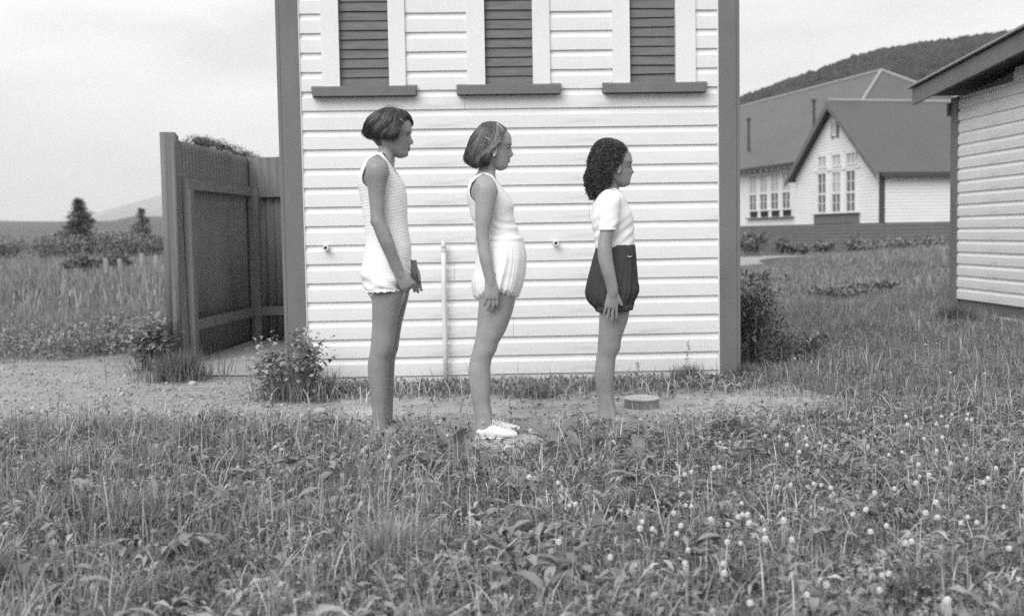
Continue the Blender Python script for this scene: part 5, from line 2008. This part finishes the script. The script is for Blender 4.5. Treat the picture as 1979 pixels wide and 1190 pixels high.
# clover carpet: three leaflets to a leaf
def clover(n, xs, ys, hs, seed, size):
    r = np.random.default_rng(seed)
    out = []
    a0 = r.uniform(0, 6.283, n)
    tilt = r.uniform(-.35, .35, (n, 2))
    Vl, Tl = [], []
    tn = r.uniform(.6, 1.4, n)
    for k in range(3):
        a = a0 + k * 2.094
        for (rad, da) in ((0.05, 0), (.75, -.52), (1.05, -.2), (1.05, .2), (.75, .52)):
            px, py = rad * size * np.cos(a + da), rad * size * np.sin(a + da)
            pz = hs + px * tilt[:, 0] + py * tilt[:, 1] + .12 * size * (abs(da) > .3)
            Vl.append(np.stack([xs + px, ys + py, pz], 1))
    V = np.stack(Vl, 1)                                   # n x 15 x 3
    F = np.array([f for k in range(3) for f in ((5 * k, 5 * k + 1, 5 * k + 2), (5 * k, 5 * k + 2, 5 * k + 3), (5 * k, 5 * k + 3, 5 * k + 4))])
    FF = (F[None] + (np.arange(n) * 15)[:, None, None]).reshape(-1, 3)
    return V.reshape(-1, 3), FF, np.repeat(tn, 15)


x, y = frustum_pts(26000, 2.5, 6.4, -.5, .56, 61)
den = np.clip(.35 + .8 * x / np.maximum(y, 1) * 2 + .5 * smooth_noise(x, y, .5, 62), .12, 1)
m = keep_mask(x, y, 8, .02) & ~((np.abs(x - .15) < .2) & (np.abs(y - 5.2) < .25)) & (rng.uniform(0, 1, len(x)) < den)
x, y = x[m], y[m]
c1 = clover(len(x), x, y, rng.uniform(.02, .095, len(x)) * np.clip((6.3 - y) / .6, .4, 1), 63, rng.uniform(.007, .013, len(x)))
x, y = frustum_pts(9000, 6.0, 11, .235, .6, 64)
m = keep_mask(x, y, 9, .02)
x, y = x[m], y[m]
c2 = clover(len(x), x, y, rng.uniform(.02, .08, len(x)), 65, rng.uniform(.010, .016, len(x)))
# broad weed leaves low in the sward
x, y = frustum_pts(46000, 2.5, 6.0, -.5, .55, 66)
m = keep_mask(x, y, 10, .03) & ~((np.abs(x - .15) < .2) & (np.abs(y - 5.2) < .25)) & (smooth_noise(x, y, .35, 67) + rng.uniform(-.6, .6, len(x)) > -.15)
x, y = x[m], y[m]
c1 = (c1[0], c1[1], c1[2] * patch(c1[0][:, 0], c1[0][:, 1]))
c3 = leaves(x, y, rng.uniform(.0, .075, len(x)), rng.uniform(.018, .062, len(x)), rng.uniform(.006, .020, len(x)), 68, .6, (.5, 1.8), (-.1, .9))
c3 = (c3[0], c3[1], c3[2] * patch(c3[0][:, 0], c3[0][:, 1]))
bx_, by_ = frustum_pts(130, 2.6, 5.6, -.5, .55, 166)         # clumps of broader leaves
bm_ = keep_mask(bx_, by_, 13, 0) & ~((np.abs(bx_ - .15) < .25) & (np.abs(by_ - 5.0) < .45))
bx_, by_ = np.repeat(bx_[bm_], 11), np.repeat(by_[bm_], 11)
nb_ = len(bx_)
c5 = broad(bx_ + rng.normal(0, .03, nb_), by_ + rng.normal(0, .03, nb_), rng.uniform(.01, .08, nb_), rng.uniform(.05, .12, nb_), rng.uniform(.02, .042, nb_), 168, .8, (.7, 1.7), (0, .9))
x, y = rng.uniform(WX0 - .1, WX1 + .1, 5200), 7.16 - np.abs(rng.normal(0, .32, 5200))
m = keep_mask(x, y, 11, .02)
x, y = x[m], y[m]
c4 = leaves(x, y, rng.uniform(.0, .045, len(x)), rng.uniform(.025, .06, len(x)), rng.uniform(.008, .022, len(x)), 69)
V, F, T = merge([c1, c2, c3, c4, c5])
tag(link('ground_weeds', np_mesh('ground_weeds', V, F, M['leaf'], T)), 'clover leaves and low broad weeds growing through the grass', 'weeds', kind='stuff')

# leafy weeds along the far edge of the gravel on the left
lx, ly, lz = [], [], []
for k in range(46):
    p = gr(rng.uniform(-80, 320), rng.uniform(655, 697))
    n = 130
    rr, hh = rng.uniform(.14, .3), rng.uniform(.14, .34)
    a, q = rng.uniform(0, 6.28, n), rng.uniform(0, 1, n) ** .5
    lx.append(p[0] + rr * q * np.cos(a)); ly.append(p[1] + rr * q * np.sin(a)); lz.append(hh * rng.uniform(0.05, 1, n) * (1.05 - .5 * q))
x, y, z = np.concatenate(lx), np.concatenate(ly), np.concatenate(lz)
V, F, T = leaves(x, y, z, rng.uniform(.03, .07, len(x)), rng.uniform(.016, .034, len(x)), 71, tone=(.7, 1.7))
tag(link('verge_weeds', np_mesh('verge_weeds', V, F, M['leaf'], T)), 'broad-leaved weeds along the far edge of the gravel path', 'weeds', kind='stuff')

# loose stones on the path
tv, tf = blob_template(91, 6, 2)
tv = tv - np.array((0, 0, .5))
px = np.concatenate([rng.uniform(-150, 720, 5200), rng.uniform(700, 1600, 900)])
py = np.concatenate([rng.uniform(690, 835, 5200), rng.uniform(762, 838, 900)])
pos = np.array([gr(a, b) for a, b in zip(px, py)])
m = inside(gravel_poly, pos[:, 0], pos[:, 1]) | (inside(dirt_poly, pos[:, 0], pos[:, 1]) & (rng.uniform(0, 1, len(pos)) < .8))
pos = pos[m]
s_ = rng.gamma(1.5, .0045, len(pos)) + .004
pos[:, 2] = .008 + s_ * .12
V, F, T = scatter([(tv, tf)], pos, s_ * 1.2, s_ * .7, .5, 1.3, 92)
tag(link('loose_stones', np_mesh('loose_stones', V, F, mat('loose_stone', .36, .9, .15, 40, tone=True), T, smooth=True)), 'loose pale stones scattered over the gravel path', 'gravel', kind='stuff')


M['paleleaf'] = mat('pale_weed_leaves', 0.30, 0.5, 0.15, 5, tone=True, spec=0.4, transl=0.2)


# ---- shrubs and weeds that stand apart
def shrub(name, label, cat, loc, rx, ry, h, n, leaf, m, seed, stems=9, group=None, slim=0.35, z_lo=0.06):
    r = np.random.default_rng(seed)
    root = empty(name, tuple(loc))
    tag(root, label, cat, group)
    st = MB()
    cl = []
    for k in range(stems):
        a, q = r.uniform(0, 6.28), r.uniform(.2, 1) ** .6
        top = np.array((rx * q * math.cos(a), ry * q * math.sin(a), h * r.uniform(.55, 1.0) * (1.05 - .45 * q * q)))
        mid = top * np.array((.45, .45, .55)) + r.normal(0, .02 * h, 3)
        st.tube([(r.normal(0, rx * .12), r.normal(0, ry * .12), -.02), mid, top], [.006 * (h + .4), .004 * (h + .4), .0015], 5)
        for t in np.linspace(.25, 1, 5):
            p = mid * (1 - t) + top * t
            cl.append(p)
    st.build('stem', M['stem'], root, smooth=True)
    cl = np.array(cl)
    ci = r.integers(0, len(cl), n)
    sp = r.normal(0, 1, (n, 3)) * np.array((rx, ry, h)) * slim * .45
    p = cl[ci] + sp
    p[:, 2] = np.clip(p[:, 2], z_lo * h, h * 1.05)
    V, F, T = leaves(p[:, 0], p[:, 1], p[:, 2], r.uniform(.6, 1.3, n) * leaf[0], r.uniform(.6, 1.3, n) * leaf[1], seed + 1, .5, (.45, 1.6), (-.3, 1.1))
    link('foliage', np_mesh('foliage', V, F, m, T), None, root)
    return root


shrub('leafy_weed', 'bushy round-leaved weed growing up the left corner board of the white outbuilding', 'weed', (*gr(560, 772)[:2], 0), .24, .17, .38, 850, (.044, .030), M['paleleaf'], 101, 14)
shrub('leafy_weed', 'leafy weed at the foot of the end post of the iron screen', 'weed', (*gr(285, 715)[:2], 0), .22, .22, .40, 800, (.065, .040), M['paleleaf'], 102, 10)
shrub('bush', 'dark feathery bush against the right corner of the white outbuilding', 'bush', (1.93, 7.75, 0), .20, .30, .60, 1500, (.085, .017), M['bushleaf'], 103, 20, slim=.55)
shrub('leafy_weed', 'low dark weed clump in the right-hand lawn behind the feathery bush', 'weed', (*gr(1530, 690)[:2], 0), .26, .26, .22, 700, (.06, .02), M['leaf'], 104, 9)


def tuft(label, loc, n, h, spread, seed, w=(.003, .006), m='grass', lean=.7, tone=(.6, 1.5)):
    r = np.random.default_rng(seed)
    a, q = r.uniform(0, 6.28, n), np.abs(r.normal(0, .5, n)) * spread
    x, y = q * np.cos(a), q * np.sin(a)
    V, F, T = blades(x, y, np.zeros(n) - .01, r.uniform(.45, 1.1, n) * h, r.uniform(*w, n), seed + 1, 3, lean, tone)
    o = link('grass_tuft', np_mesh('grass_tuft', V, F, M[m], T), None, None, (loc[0], loc[1], 0))
    return tag(o, label, 'grass tuft', 'separate grass tufts')


tuft('pale spiky grass tuft at the bottom of the picture, left of centre', gr(752, 1105), 420, .20, .10, 201, (.004, .008), 'grass', .95, (1.1, 1.9))
tuft('dark long grass tuft at the foot of the iron screen end post', gr(350, 735), 900, .24, .26, 202, (.004, .009), 'grass', .8, (.4, 1.0))
tuft('long grass tuft at the left corner of the white outbuilding', gr(585, 770), 1300, .22, .26, 203, (.004, .009), 'grass', 1.0, (.5, 1.3))
tuft('flattened grass clump by the wall between the middle and right persons', gr(1040, 768), 420, .15, .22, 204, (.004, .010), 'grass', 1.9, (.6, 1.6))
tuft('upright grass tuft growing behind the small round tin', gr(1330, 742), 600, .15, .14, 205, (.003, .007), 'grass', .6, (.5, 1.2))
tuft('broad-bladed grass tuft in the lower left corner of the picture', gr(230, 1040), 300, .21, .18, 206, (.005, .010), 'grass', 1.1, (.7, 1.5))
tuft('dark grass tuft by the right corner board of the white outbuilding', gr(1440, 735), 700, .14, .15, 207, (.003, .007), 'grass', .8, (.4, 1.0))
tuft('dark grass clump against the foot of the shed corner', gr(1850, 622), 900, .20, .28, 208, (.004, .010), 'grass', .7, (.35, .9))


# ---- plantains: rosettes of ribbed leaves, each leaf a piece
def plantain_leaf(L, w, arch, twist, rib=5):
    mb = MB()
    nu, nv = 10, 10
    P_ = []
    for j in range(nv + 1):
        t = j / nv
        ww = w * max(.07, (math.sin(math.pi * min(1, max(0, t - .16) / .84) ** .8) ** .75 if t > .16 else .09))
        a = arch[0] + (arch[1] - arch[0]) * t
        if j == 0:
            px_, pz_ = 0.0, 0.0
        else:
            px_ += L / nv * math.cos(a)
            pz_ += L / nv * math.sin(a)
        for i in range(nu + 1):
            s = -1 + 2 * i / nu
            P_.append((px_, s * ww * .5, pz_ + abs(s) * ww * .16 + .0022 * math.cos(s * rib * math.pi) * (ww / w)))
    fs = []
    for j in range(nv):
        for i in range(nu):
            a = j * (nu + 1) + i
            fs.append((a, a + 1, a + nu + 2, a + nu + 1))
    mb.add(P_, fs)
    me = mb.mesh('leaf', True)
    me.materials.append(M['bigleaf'])
    return me


leaf_meshes = [plantain_leaf(.20, .062, (1.25, .15), 0), plantain_leaf(.17, .058, (.95, -.35), 0), plantain_leaf(.22, .050, (1.35, .55), 0), plantain_leaf(.15, .055, (.6, -.2), 0), plantain_leaf(.19, .045, (1.1, -.1), 0)]
plants = [((1075, 872), 1.05, 'large ribbed plantain standing in front of the gap between the middle and right persons', 8),
          ((1135, 884), .85, 'plantain with arching leaves just right of the largest plantain', 7),
          ((1235, 896), .95, 'plantain with leaves lying to the right, in front of the right person', 7),
          ((868, 874), .85, 'plantain with a striped upright leaf in front of the middle person', 6),
          ((930, 898), .80, 'dark plantain below the white shoes', 6),
          ((1000, 905), .62, 'small plantain low in the grass below the largest plantain', 5),
          ((985, 1090), .75, 'plantain near the bottom edge, centre of the picture', 6),
          ((300, 985), .9, 'broad-leaved plantain in the lower left grass', 6)]
for i, ((px, py), sc, lab, nl) in enumerate(plants):
    p = gr(px, py)
    r = random.Random(300 + i)
    root = empty('plantain', (p[0], p[1], 0))
    tag(root, lab, 'plant', 'plantains in the grass')
    for k in range(nl):
        o = link('leaf', r.choice(leaf_meshes), None, root, (r.uniform(-.012, .012), r.uniform(-.012, .012), 0))
        o.rotation_euler = (r.uniform(-.25, .25), r.uniform(-.2, .2), 6.283 * k / nl + r.uniform(-.4, .4))
        s = sc * r.uniform(.75, 1.15)
        o.scale = (s, s * r.uniform(.8, 1.1), s)

# trailing bramble in the lower left
root = empty('bramble', tuple(gr(440, 1000)))
tag(root, 'trailing leafy bramble stem arching over the lower left grass', 'plant')
b0 = gr(440, 1000)
bp = [at(430, 985, 3.75), at(455, 925, 3.85), at(490, 902, 3.95), at(540, 893, 4.05), at(595, 885, 4.15)]
bp = [p - np.array((b0[0], b0[1], 0)) for p in bp]
MB().tube([(0, 0, -.02)] + bp, [.004, .004, .0035, .003, .0025, .0015], 6).build('stem', M['stem'], root, smooth=True)
r = random.Random(77)
lm = plantain_leaf(.065, .042, (.35, -.3), 0, 3)
for k in range(38):
    t = r.uniform(.1, 3.95)
    i = int(t)
    p = bp[i] * (1 - t + i) + bp[i + 1] * (t - i)
    o = link('leaf', lm, None, root, tuple(p))
    o.rotation_euler = (r.uniform(-.4, .4), r.uniform(-.4, .3), r.uniform(0, 6.28))
    s = r.uniform(.6, 1.1)
    o.scale = (s, s, s)


# ---- white clover flowers
def clover_flower(seed):
    r = np.random.default_rng(seed)
    mb = MB()
    mb.cur = 0
    for k in range(70):                                       # florets
        u = (k + .5) / 70
        th = math.acos(1 - 1.45 * u)
        a = k * 2.39996
        d = np.array((math.sin(th) * math.cos(a), math.sin(th) * math.sin(a), math.cos(th)))
        s = np.cross(d, (0, 0, 1.0)); s /= np.linalg.norm(s) + 1e-6
        t = np.cross(d, s)
        L = .0100 * r.uniform(.9, 1.1)
        dd = d * .92 + np.array((0, 0, .12 if d[2] > -.1 else -.05))
        b, e = d * .003, dd * L
        mb.add([tuple(b + s * .0012), tuple(b - s * .0012), tuple(e - s * .0021 + t * .001), tuple(e + s * .0021 + t * .001), tuple(e * 1.1)], [(0, 1, 2, 3), (3, 2, 4)])
    mb.ellipsoid((0, 0, .001), (.0075, .0075, .007), 8, 6)
    mb.cur = 1
    mb.tube([(.006, .002, -.16), (.003, 0, -.08), (0, 0, -.004)], .0011, 5)
    me = mb.mesh('clover_flower')
    me.materials.append(M['petal'])
    me.materials.append(M['stem'])
    return me


cf = [clover_flower(k) for k in range(4)]
A7 = [(690, 605), (695, 633), (798, 632), (818, 603), (855, 597), (912, 597), (925, 618), (908, 615), (838, 640), (820, 680), (755, 685), (800, 728), (735, 778), (740, 820), (725, 842), (772, 815), (648, 865), (578, 878), (798, 912), (545, 940), (498, 957), (760, 950),
      (803, 967), (887, 988), (912, 967), (945, 987), (562, 1018), (710, 1053), (620, 997), (688, 1060), (322, 640), (305, 655), (330, 683), (333, 710), (307, 731), (380, 700), (400, 712), (235, 677), (183, 675), (262, 707), (227, 858),
      (275, 850), (358, 847), (385, 852), (420, 862), (100, 917), (87, 967), (103, 957), (120, 957), (50, 992), (125, 988), (180, 1013), (183, 1045), (250, 978), (280, 1047), (95, 1060), (48, 1055), (32, 1133), (37, 1168), (20, 787),
      (603, 1175), (627, 1170), (985, 828), (970, 843), (850, 773), (908, 757), (675, 733), (628, 742), (290, 395), (350, 408), (850, 447), (972, 450), (800, 342), (760, 345)]
A1 = [(912, 627), (1070, 660), (1125, 327), (1165, 775), (1133, 785), (1530, 873), (1518, 908), (1585, 910), (1740, 893), (1718, 937), (1355, 1068), (1780, 1025), (1765, 1100), (1768, 783), (1800, 790), (1703, 823), (1905, 860), (1922, 578), (1950, 573), (1798, 600), (1762, 615),
      (1075, 983), (1520, 313), (920, 372), (148, 517), (310, 272)]
fpx = [(1380 + a / 1.86, 480 + b / 1.86) for a, b in A7] + [(700 + a / 2.827, 700 + b / 2.827) for a, b in A1]
fpx += [(1925, 905), (1940, 980), (1950, 1060), (1700, 1140), (1560, 1150), (1830, 1160), (1450, 1165)]
r = random.Random(17)
for k, (px, py) in enumerate(fpx):
    hz = r.uniform(.095, .13)
    p = gr(px, py, hz)
    o = link('clover_flower', cf[k % 4], None, None, tuple(p))
    s = r.uniform(.70, 1.0)
    o.scale = (s, s, s)
    o.rotation_euler = (r.uniform(-.35, .35), r.uniform(-.35, .35), r.uniform(0, 6.28))
    tag(o, 'small round white clover flower standing up out of the grass', 'flower', 'white clover flowers in the grass')

# grass stalks with seed heads, singly visible against wall and lawn
def stalk(label, p0, p1, head=0.0, m='stem', thick=.0016):
    b = gr(*p0)
    t = at(p1[0], p1[1], b[1])
    d = t - b
    mb = MB()
    pts = [(0, 0, -.02)] + [tuple(d * k / 6 + np.array((.03 * math.sin(k / 6 * 2.2) * d[2], 0, 0))) for k in range(1, 7)]
    mb.tube(pts, [thick] * 6 + [thick * .4], 5)
    if head:
        rr = random.Random(int(p1[0]))
        for k in range(26):
            q = np.array(pts[-1]) - d * rr.uniform(0, head)
            e = q + np.array((rr.uniform(-.02, .02), rr.uniform(-.02, .02), rr.uniform(0, .018)))
            mb.tube([tuple(q), tuple(e)], [.0006, .0016], 4)
    o = mb.build('grass_stalk', M[m], None, (b[0], b[1], 0), smooth=True)
    return tag(o, label, 'grass stalk', 'tall single grass stalks')


stalk('thin seeding stalk in front of the wall, right of the round tin', (1318, 742), (1330, 655), .5)
stalk('thin seeding stalk just behind the round tin', (1225, 760), (1232, 702), .5)
stalk('single dark upright stalk against the wall left of the left person', (663, 750), (655, 668))
stalk('pale upright stalk in the right-hand grass', (1634, 832), (1633, 750), 0, 'drystalk', .0022)
stalk('pale slanting stalk in the right-hand grass', (1622, 815), (1575, 765), 0, 'drystalk', .0022)
stalk('stiff pale stalk in the lower right grass', (1690, 960), (1690, 895), 0, 'drystalk', .0018)
stalk('tall dock stalk at the left, in the long grass', (215, 1060), (196, 920), 0, 'drystalk', .003)
stalk('tall dock stalk beside the other, leaning right', (240, 1055), (224, 905), 0, 'stem', .003)
stalk('bent grass stalk at the foot of the white pipe', (845, 752), (828, 708), 0)
stalk('grass stalk leaning left just behind the middle person', (910, 752), (900, 700), 0)

# ---- round tin half sunk in the dirt
p = gr(1240, 789)
tin = empty('round_tin', (p[0], p[1], 0))
tag(tin, 'shallow round tin with a pale top lying on the dirt by the right person', 'tin')
n = 48
ring = lambda rr, z: [(rr * math.cos(2 * math.pi * k / n), rr * math.sin(2 * math.pi * k / n), z) for k in range(n)]
MB().loft([ring(.094, -.01), ring(.094, .045), ring(.0965, .047), ring(.0965, .052), ring(.094, .054)], cap=False).build('side', M['tin'], tin, smooth=False)
MB().loft([ring(.0965, .0545), ring(.098, .058), ring(.0965, .0625), ring(.091, .0625), ring(.089, .0595), ring(.05, .0600), ring(.01, .0600)]).build('lid', M['tintop'], tin, smooth=False)


def pebble(label, px, py, s, seed, m='stone'):
    p = gr(px, py)
    r = np.random.default_rng(seed)
    mb = MB().ellipsoid((0, 0, 0), (s, s * .8, s * .65), 14, 9)
    mb.v = [tuple(np.array(v) * (1 + .10 * math.sin(7 * v[0] / s + seed) * math.cos(5 * v[1] / s))) for v in mb.v]
    o = mb.build('stone', M[m], None, (p[0], p[1], s * .45), smooth=True)
    return tag(o, label, 'stone')


pebble('pale round stone on the dirt left of the right person', 1095, 792, .022, 1)
pebble('flat pale stone on the gravel left of the left person', 618, 800, .035, 2)
pebble('pale stone low in the right-hand grass near the clover', 1205, 962, .034, 3)
pebble('pale stone at the foot of the iron screen weeds', 372, 745, .03, 4)
pebble('pale stone half hidden in the grass, lower right', 1372, 1024, .035, 5)

# paper scraps by the corner board
for k, (px, py, sx, sy, lab) in enumerate(((1393, 751, .03, .02, 'crumpled white paper scrap against the right corner board'), (1418, 753, .06, .022, 'curled white scrap lying right of the crumpled one by the corner board'))):
    p = gr(px, py)
    r = np.random.default_rng(60 + k)
    V_, F_ = [], []
    for j in range(5):
        for i in range(7):
            u, v = -1 + i / 3, -1 + j / 2
            V_.append((u * sx, v * sy, .035 * (1 - u * u) * (.6 if k else .8) + r.normal(0, .004) + .015))
    for j in range(4):
        for i in range(6):
            a = j * 7 + i
            F_.append((a, a + 1, a + 8, a + 7))
    o = MB().add(V_, F_).build('paper_scrap', M['paper'], None, (p[0], p[1], 0), smooth=True)
    tag(o, lab, 'paper')

# sticks
for k, (a, b, lab) in enumerate((((985, 975), (1048, 983), 'short bleached stick lying in the grass below the plantains'), ((1060, 800), (1125, 775), 'thin stick lying on the dirt left of the right person'), ((1210, 760), (1255, 748), 'thin twig by the wall behind the round tin'))):
    p, q = gr(*a, .03 if k else .07), gr(*b, .035 if k else .075)
    d = q - p
    o = MB().tube([(0, 0, 0), tuple(d * .5 + np.array((0, 0, .004))), tuple(d)], [.003, .0036, .002], 6).build('stick', M['drystalk'], None, tuple(p), smooth=True)
    tag(o, lab, 'stick', 'sticks on the ground')


# ---- trees and scrub behind
def conifer(label, px, top_py, Y, width, seed, loose=0.0):
    p = at(px, 500, Y)
    top = at(px, top_py, Y)[2]
    root = empty('conifer', (p[0], Y, 0))
    tag(root, label, 'tree', 'conifers in the field')
    MB().tube([(0, 0, -.1), (0.02, 0, top * .5), (0, 0, top * .98)], [top * .035, top * .02, .01], 7).build('trunk', M['bark'], root, smooth=True)
    r = np.random.default_rng(seed)
    xs, ys, zs = [], [], []
    tiers = 15
    for t in range(tiers):
        f = t / (tiers - 1)
        z = top * (.10 + .87 * f)
        rad = width * (1 - f) ** .85 * (1 + .2 * math.sin(t * 2.4)) + .03
        nb = max(4, int(9 * (1 - f) + 3))
        for b in range(nb):
            a = r.uniform(0, 6.28)
            L = rad * r.uniform(.55, 1.1)
            k = int(60 * (1 - loose * .75))
            q = r.uniform(.02, 1, k) ** .6
            xs.append(q * L * math.cos(a) + r.normal(0, .05 * width, k))
            ys.append(q * L * math.sin(a) + r.normal(0, .05 * width, k))
            zs.append(z - q * L * .25 + r.normal(0, .03 * top, k) * .6)
    x, y, z = np.concatenate(xs), np.concatenate(ys), np.concatenate(zs)
    V, F, T = leaves(x, y, z, r.uniform(.10, .22, len(x)) * top * .45, r.uniform(.04, .09, len(x)) * top * .4, seed, .4, (.5, 1.5), (-.6, .9))
    link('crown', np_mesh('crown', V, F, M['fardark'], T), None, root)


conifer('dark pointed conifer in the field at the far left', 156, 386, 80, 2.3, 401)
conifer('thin loose young conifer in the field just left of the iron screen', 277, 404, 70, 1.5, 402, .8)


def round_bush(label, px, top_py, Y, w, seed, m='hedge'):
    p = at(px, 500, Y)
    h = max(.5, at(px, top_py, Y)[2])
    root = empty('scrub_bush', (p[0], Y, 0))
    tag(root, label, 'bush', 'scrub bushes in the field')
    r = np.random.default_rng(seed)
    st = MB()
    for k in range(5):
        a = r.uniform(0, 6.28)
        st.tube([(0, 0, -.05), (w * .4 * math.cos(a), w * .4 * math.sin(a), h * .6)], [.04, .012], 5)
    st.build('stem', M['bark'], root)
    n = 1500
    k = r.integers(0, 9, n)
    cx, cy, cz = r.uniform(-.7, .7, 9) * w, r.uniform(-.5, .5, 9) * w, r.uniform(.3, .75, 9) * h
    d = r.normal(0, 1, (n, 3))
    d /= np.linalg.norm(d, axis=1)[:, None]
    rr = r.uniform(.6, 1, n)
    x, y, z = cx[k] + d[:, 0] * rr * w * .42, cy[k] + d[:, 1] * rr * w * .42, np.clip(cz[k] + d[:, 2] * rr * h * .28, .05, h)
    V, F, T = leaves(x, y, z, r.uniform(.08, .2, n) * (.6 + h * .3), r.uniform(.05, .11, n) * (.6 + h * .3), seed, .3, (.5, 1.5), (-.5, 1.2))
    link('foliage', np_mesh('foliage', V, F, M[m], T), None, root)


scr_l = [((90, 446), 58, 1.9, 'wide scrub bush at the left edge of the field'), ((140, 452), 62, 1.6, 'scrub bush under the dark pointed conifer'), ((185, 448), 66, 1.7, 'tall rounded scrub bush just right of the dark conifer'),
         ((228, 452), 60, 1.5, 'scrub bush in the middle of the field row'), ((262, 446), 57, 1.7, 'scrub bush below the young conifer'), ((302, 450), 62, 1.7, 'scrub bush touching the edge of the iron screen'),
         ((20, 452), 60, 2.0, 'scrub bush beyond the left edge of the field'), ((330, 455), 70, 2.0, 'scrub bush mostly hidden behind the iron screen')]
for i, ((px, py), Y, w, lab) in enumerate(scr_l):
    round_bush(lab, px, py, Y, w, 420 + i)
for i, (px, py, Y, w, lab) in enumerate(((236, 512, 37, .55, 'low dark bush beside the fence posts in the field'), (170, 520, 36, .7, 'low wide bush in front of the left scrub'))):
    round_bush(lab, px, py, Y, w, 440 + i)
for i, (px, py, lab) in enumerate(((204, 500, 'weathered fence post leftmost in the field'), (231, 500, 'dark fence post beside the low dark bush'), (274, 489, 'pale tall fence post, second from the iron screen'), (301, 493, 'fence post nearest the iron screen'))):
    Y = 35.5
    p = at(px, py, Y)
    mb = MB().tube([(0, 0, -.1), (.01, 0, p[2] * .5), (.0, .01, p[2])], [.085, .08, .075], 7)
    o = mb.build('fence_post', M['post'], None, (p[0], Y, 0), smooth=False)
    tag(o, lab, 'fence post', 'fence posts in the field')

# tree whose crown shows over the screen
Y = 40.0
p = at(432, 480, Y)
root = empty('tree', (p[0], Y, 0))
tag(root, 'spreading tree whose flat leafy crown shows over the iron screen', 'tree')
tp = [at(a, b, Y) - np.array((p[0], Y, 0)) for a, b in ((382, 272), (400, 268), (418, 276), (438, 284), (452, 292), (470, 300))]
MB().tube([(0, 0, -.1), (.05, 0, 1.5), (.0, 0, 2.6)], [.16, .13, .09], 8).build('trunk', M['bark'], root, smooth=True)
lb = MB()
for q in tp:
    lb.tube([(0, 0, 2.3), tuple(np.array(q) * np.array((.5, 1, .35)) + np.array((0, 0, 1.9))), tuple(q)], [.05, .035, .012], 6)
lb.build('limb', M['bark'], root, smooth=True)
r = np.random.default_rng(77)
xs = []
for q in tp:
    for c in range(7):
        cc = np.array(q) + np.array((r.uniform(-.28, .28), r.uniform(-.9, .9), r.uniform(-.16, .03)))
        xs.append(cc + r.normal(0, 1, (55, 3)) * np.array((.15, .2, .055)))
for c in range(26):
    cc = np.array((r.uniform(-1.2, 1.2), r.uniform(-1, 1), r.uniform(1.9, 2.7)))
    xs.append(cc + r.normal(0, 1, (60, 3)) * np.array((.25, .3, .12)))
xs = np.concatenate(xs)
V, F, T = leaves(xs[:, 0], xs[:, 1], xs[:, 2], r.uniform(.09, .17, len(xs)), r.uniform(.03, .06, len(xs)), 78, .5, (.5, 1.4), (-.9, .6))
link('crown', np_mesh('crown', V, F, M['fardark'], T), None, root)

# garden shrubs along the school wall
for i, (px, py, w, h, lab) in enumerate(((1462, 488, .9, .9, 'garden shrub under the left school windows'), (1503, 487, .7, .75, 'rounded garden shrub beside the school downpipe'), (1590, 487, .8, .45, 'low garden shrub below the school gable windows'), (1660, 486, .8, .6, 'garden shrub at the right of the school gable'), (1445, 490, .8, .6, 'low garden shrub nearest the white outbuilding'), (1545, 489, .7, .4, 'small garden shrub at the foot of the downpipe'))):
    q = gr(px, py)
    d = .93
    shrub('garden_shrub', lab, 'bush', (q[0] * d, q[1] * d, 0), w * .6, w * .6, h, 500, (.16, .09), M['hedge'], 500 + i, 7, 'garden shrubs at the school')
for i, (px, py, Y, w, lab) in enumerate(((1725, 490, 33, 1.0, 'pale rank weeds in front of the school side wall'), (1790, 492, 31, 1.2, 'rank weed patch near the shed corner'), (1620, 560, 15.5, .5, 'low dark weed patch in the middle of the right-hand lawn'), (1690, 545, 17, .5, 'second low weed patch further back in the right-hand lawn'))):
    q = at(px, py, Y)
    shrub('rank_weeds', lab, 'weed', (q[0], Y, float(mound(q[0], Y))), w, w * .7, .34 if Y > 20 else .13, 700, (.13 if Y > 20 else .07, .05 if Y > 20 else .03), M['hedge'], 520 + i, 12, 'weed patches in the yard')

# ================================================================== AIR
hz_me = MB().box((-9600, -9600, -1.5), (9600, 9600, 900)).mesh('haze')
hm = bpy.data.materials.new('haze_air')
hm.use_nodes = True
hn_, hl_ = hm.node_tree.nodes, hm.node_tree.links
hn_.clear()
ho = hn_.new('ShaderNodeOutputMaterial')
hv = hn_.new('ShaderNodeVolumePrincipled')
hv.inputs['Color'].default_value = (0.95, 0.95, 0.95, 1)
hv.inputs['Density'].default_value = 2.2e-4
hl_.new(hv.outputs[0], ho.inputs['Volume'])
hz_me.materials.append(hm)
tag(link('haze', hz_me), 'thin pale haze filling the air over the valley', 'haze', kind='stuff')
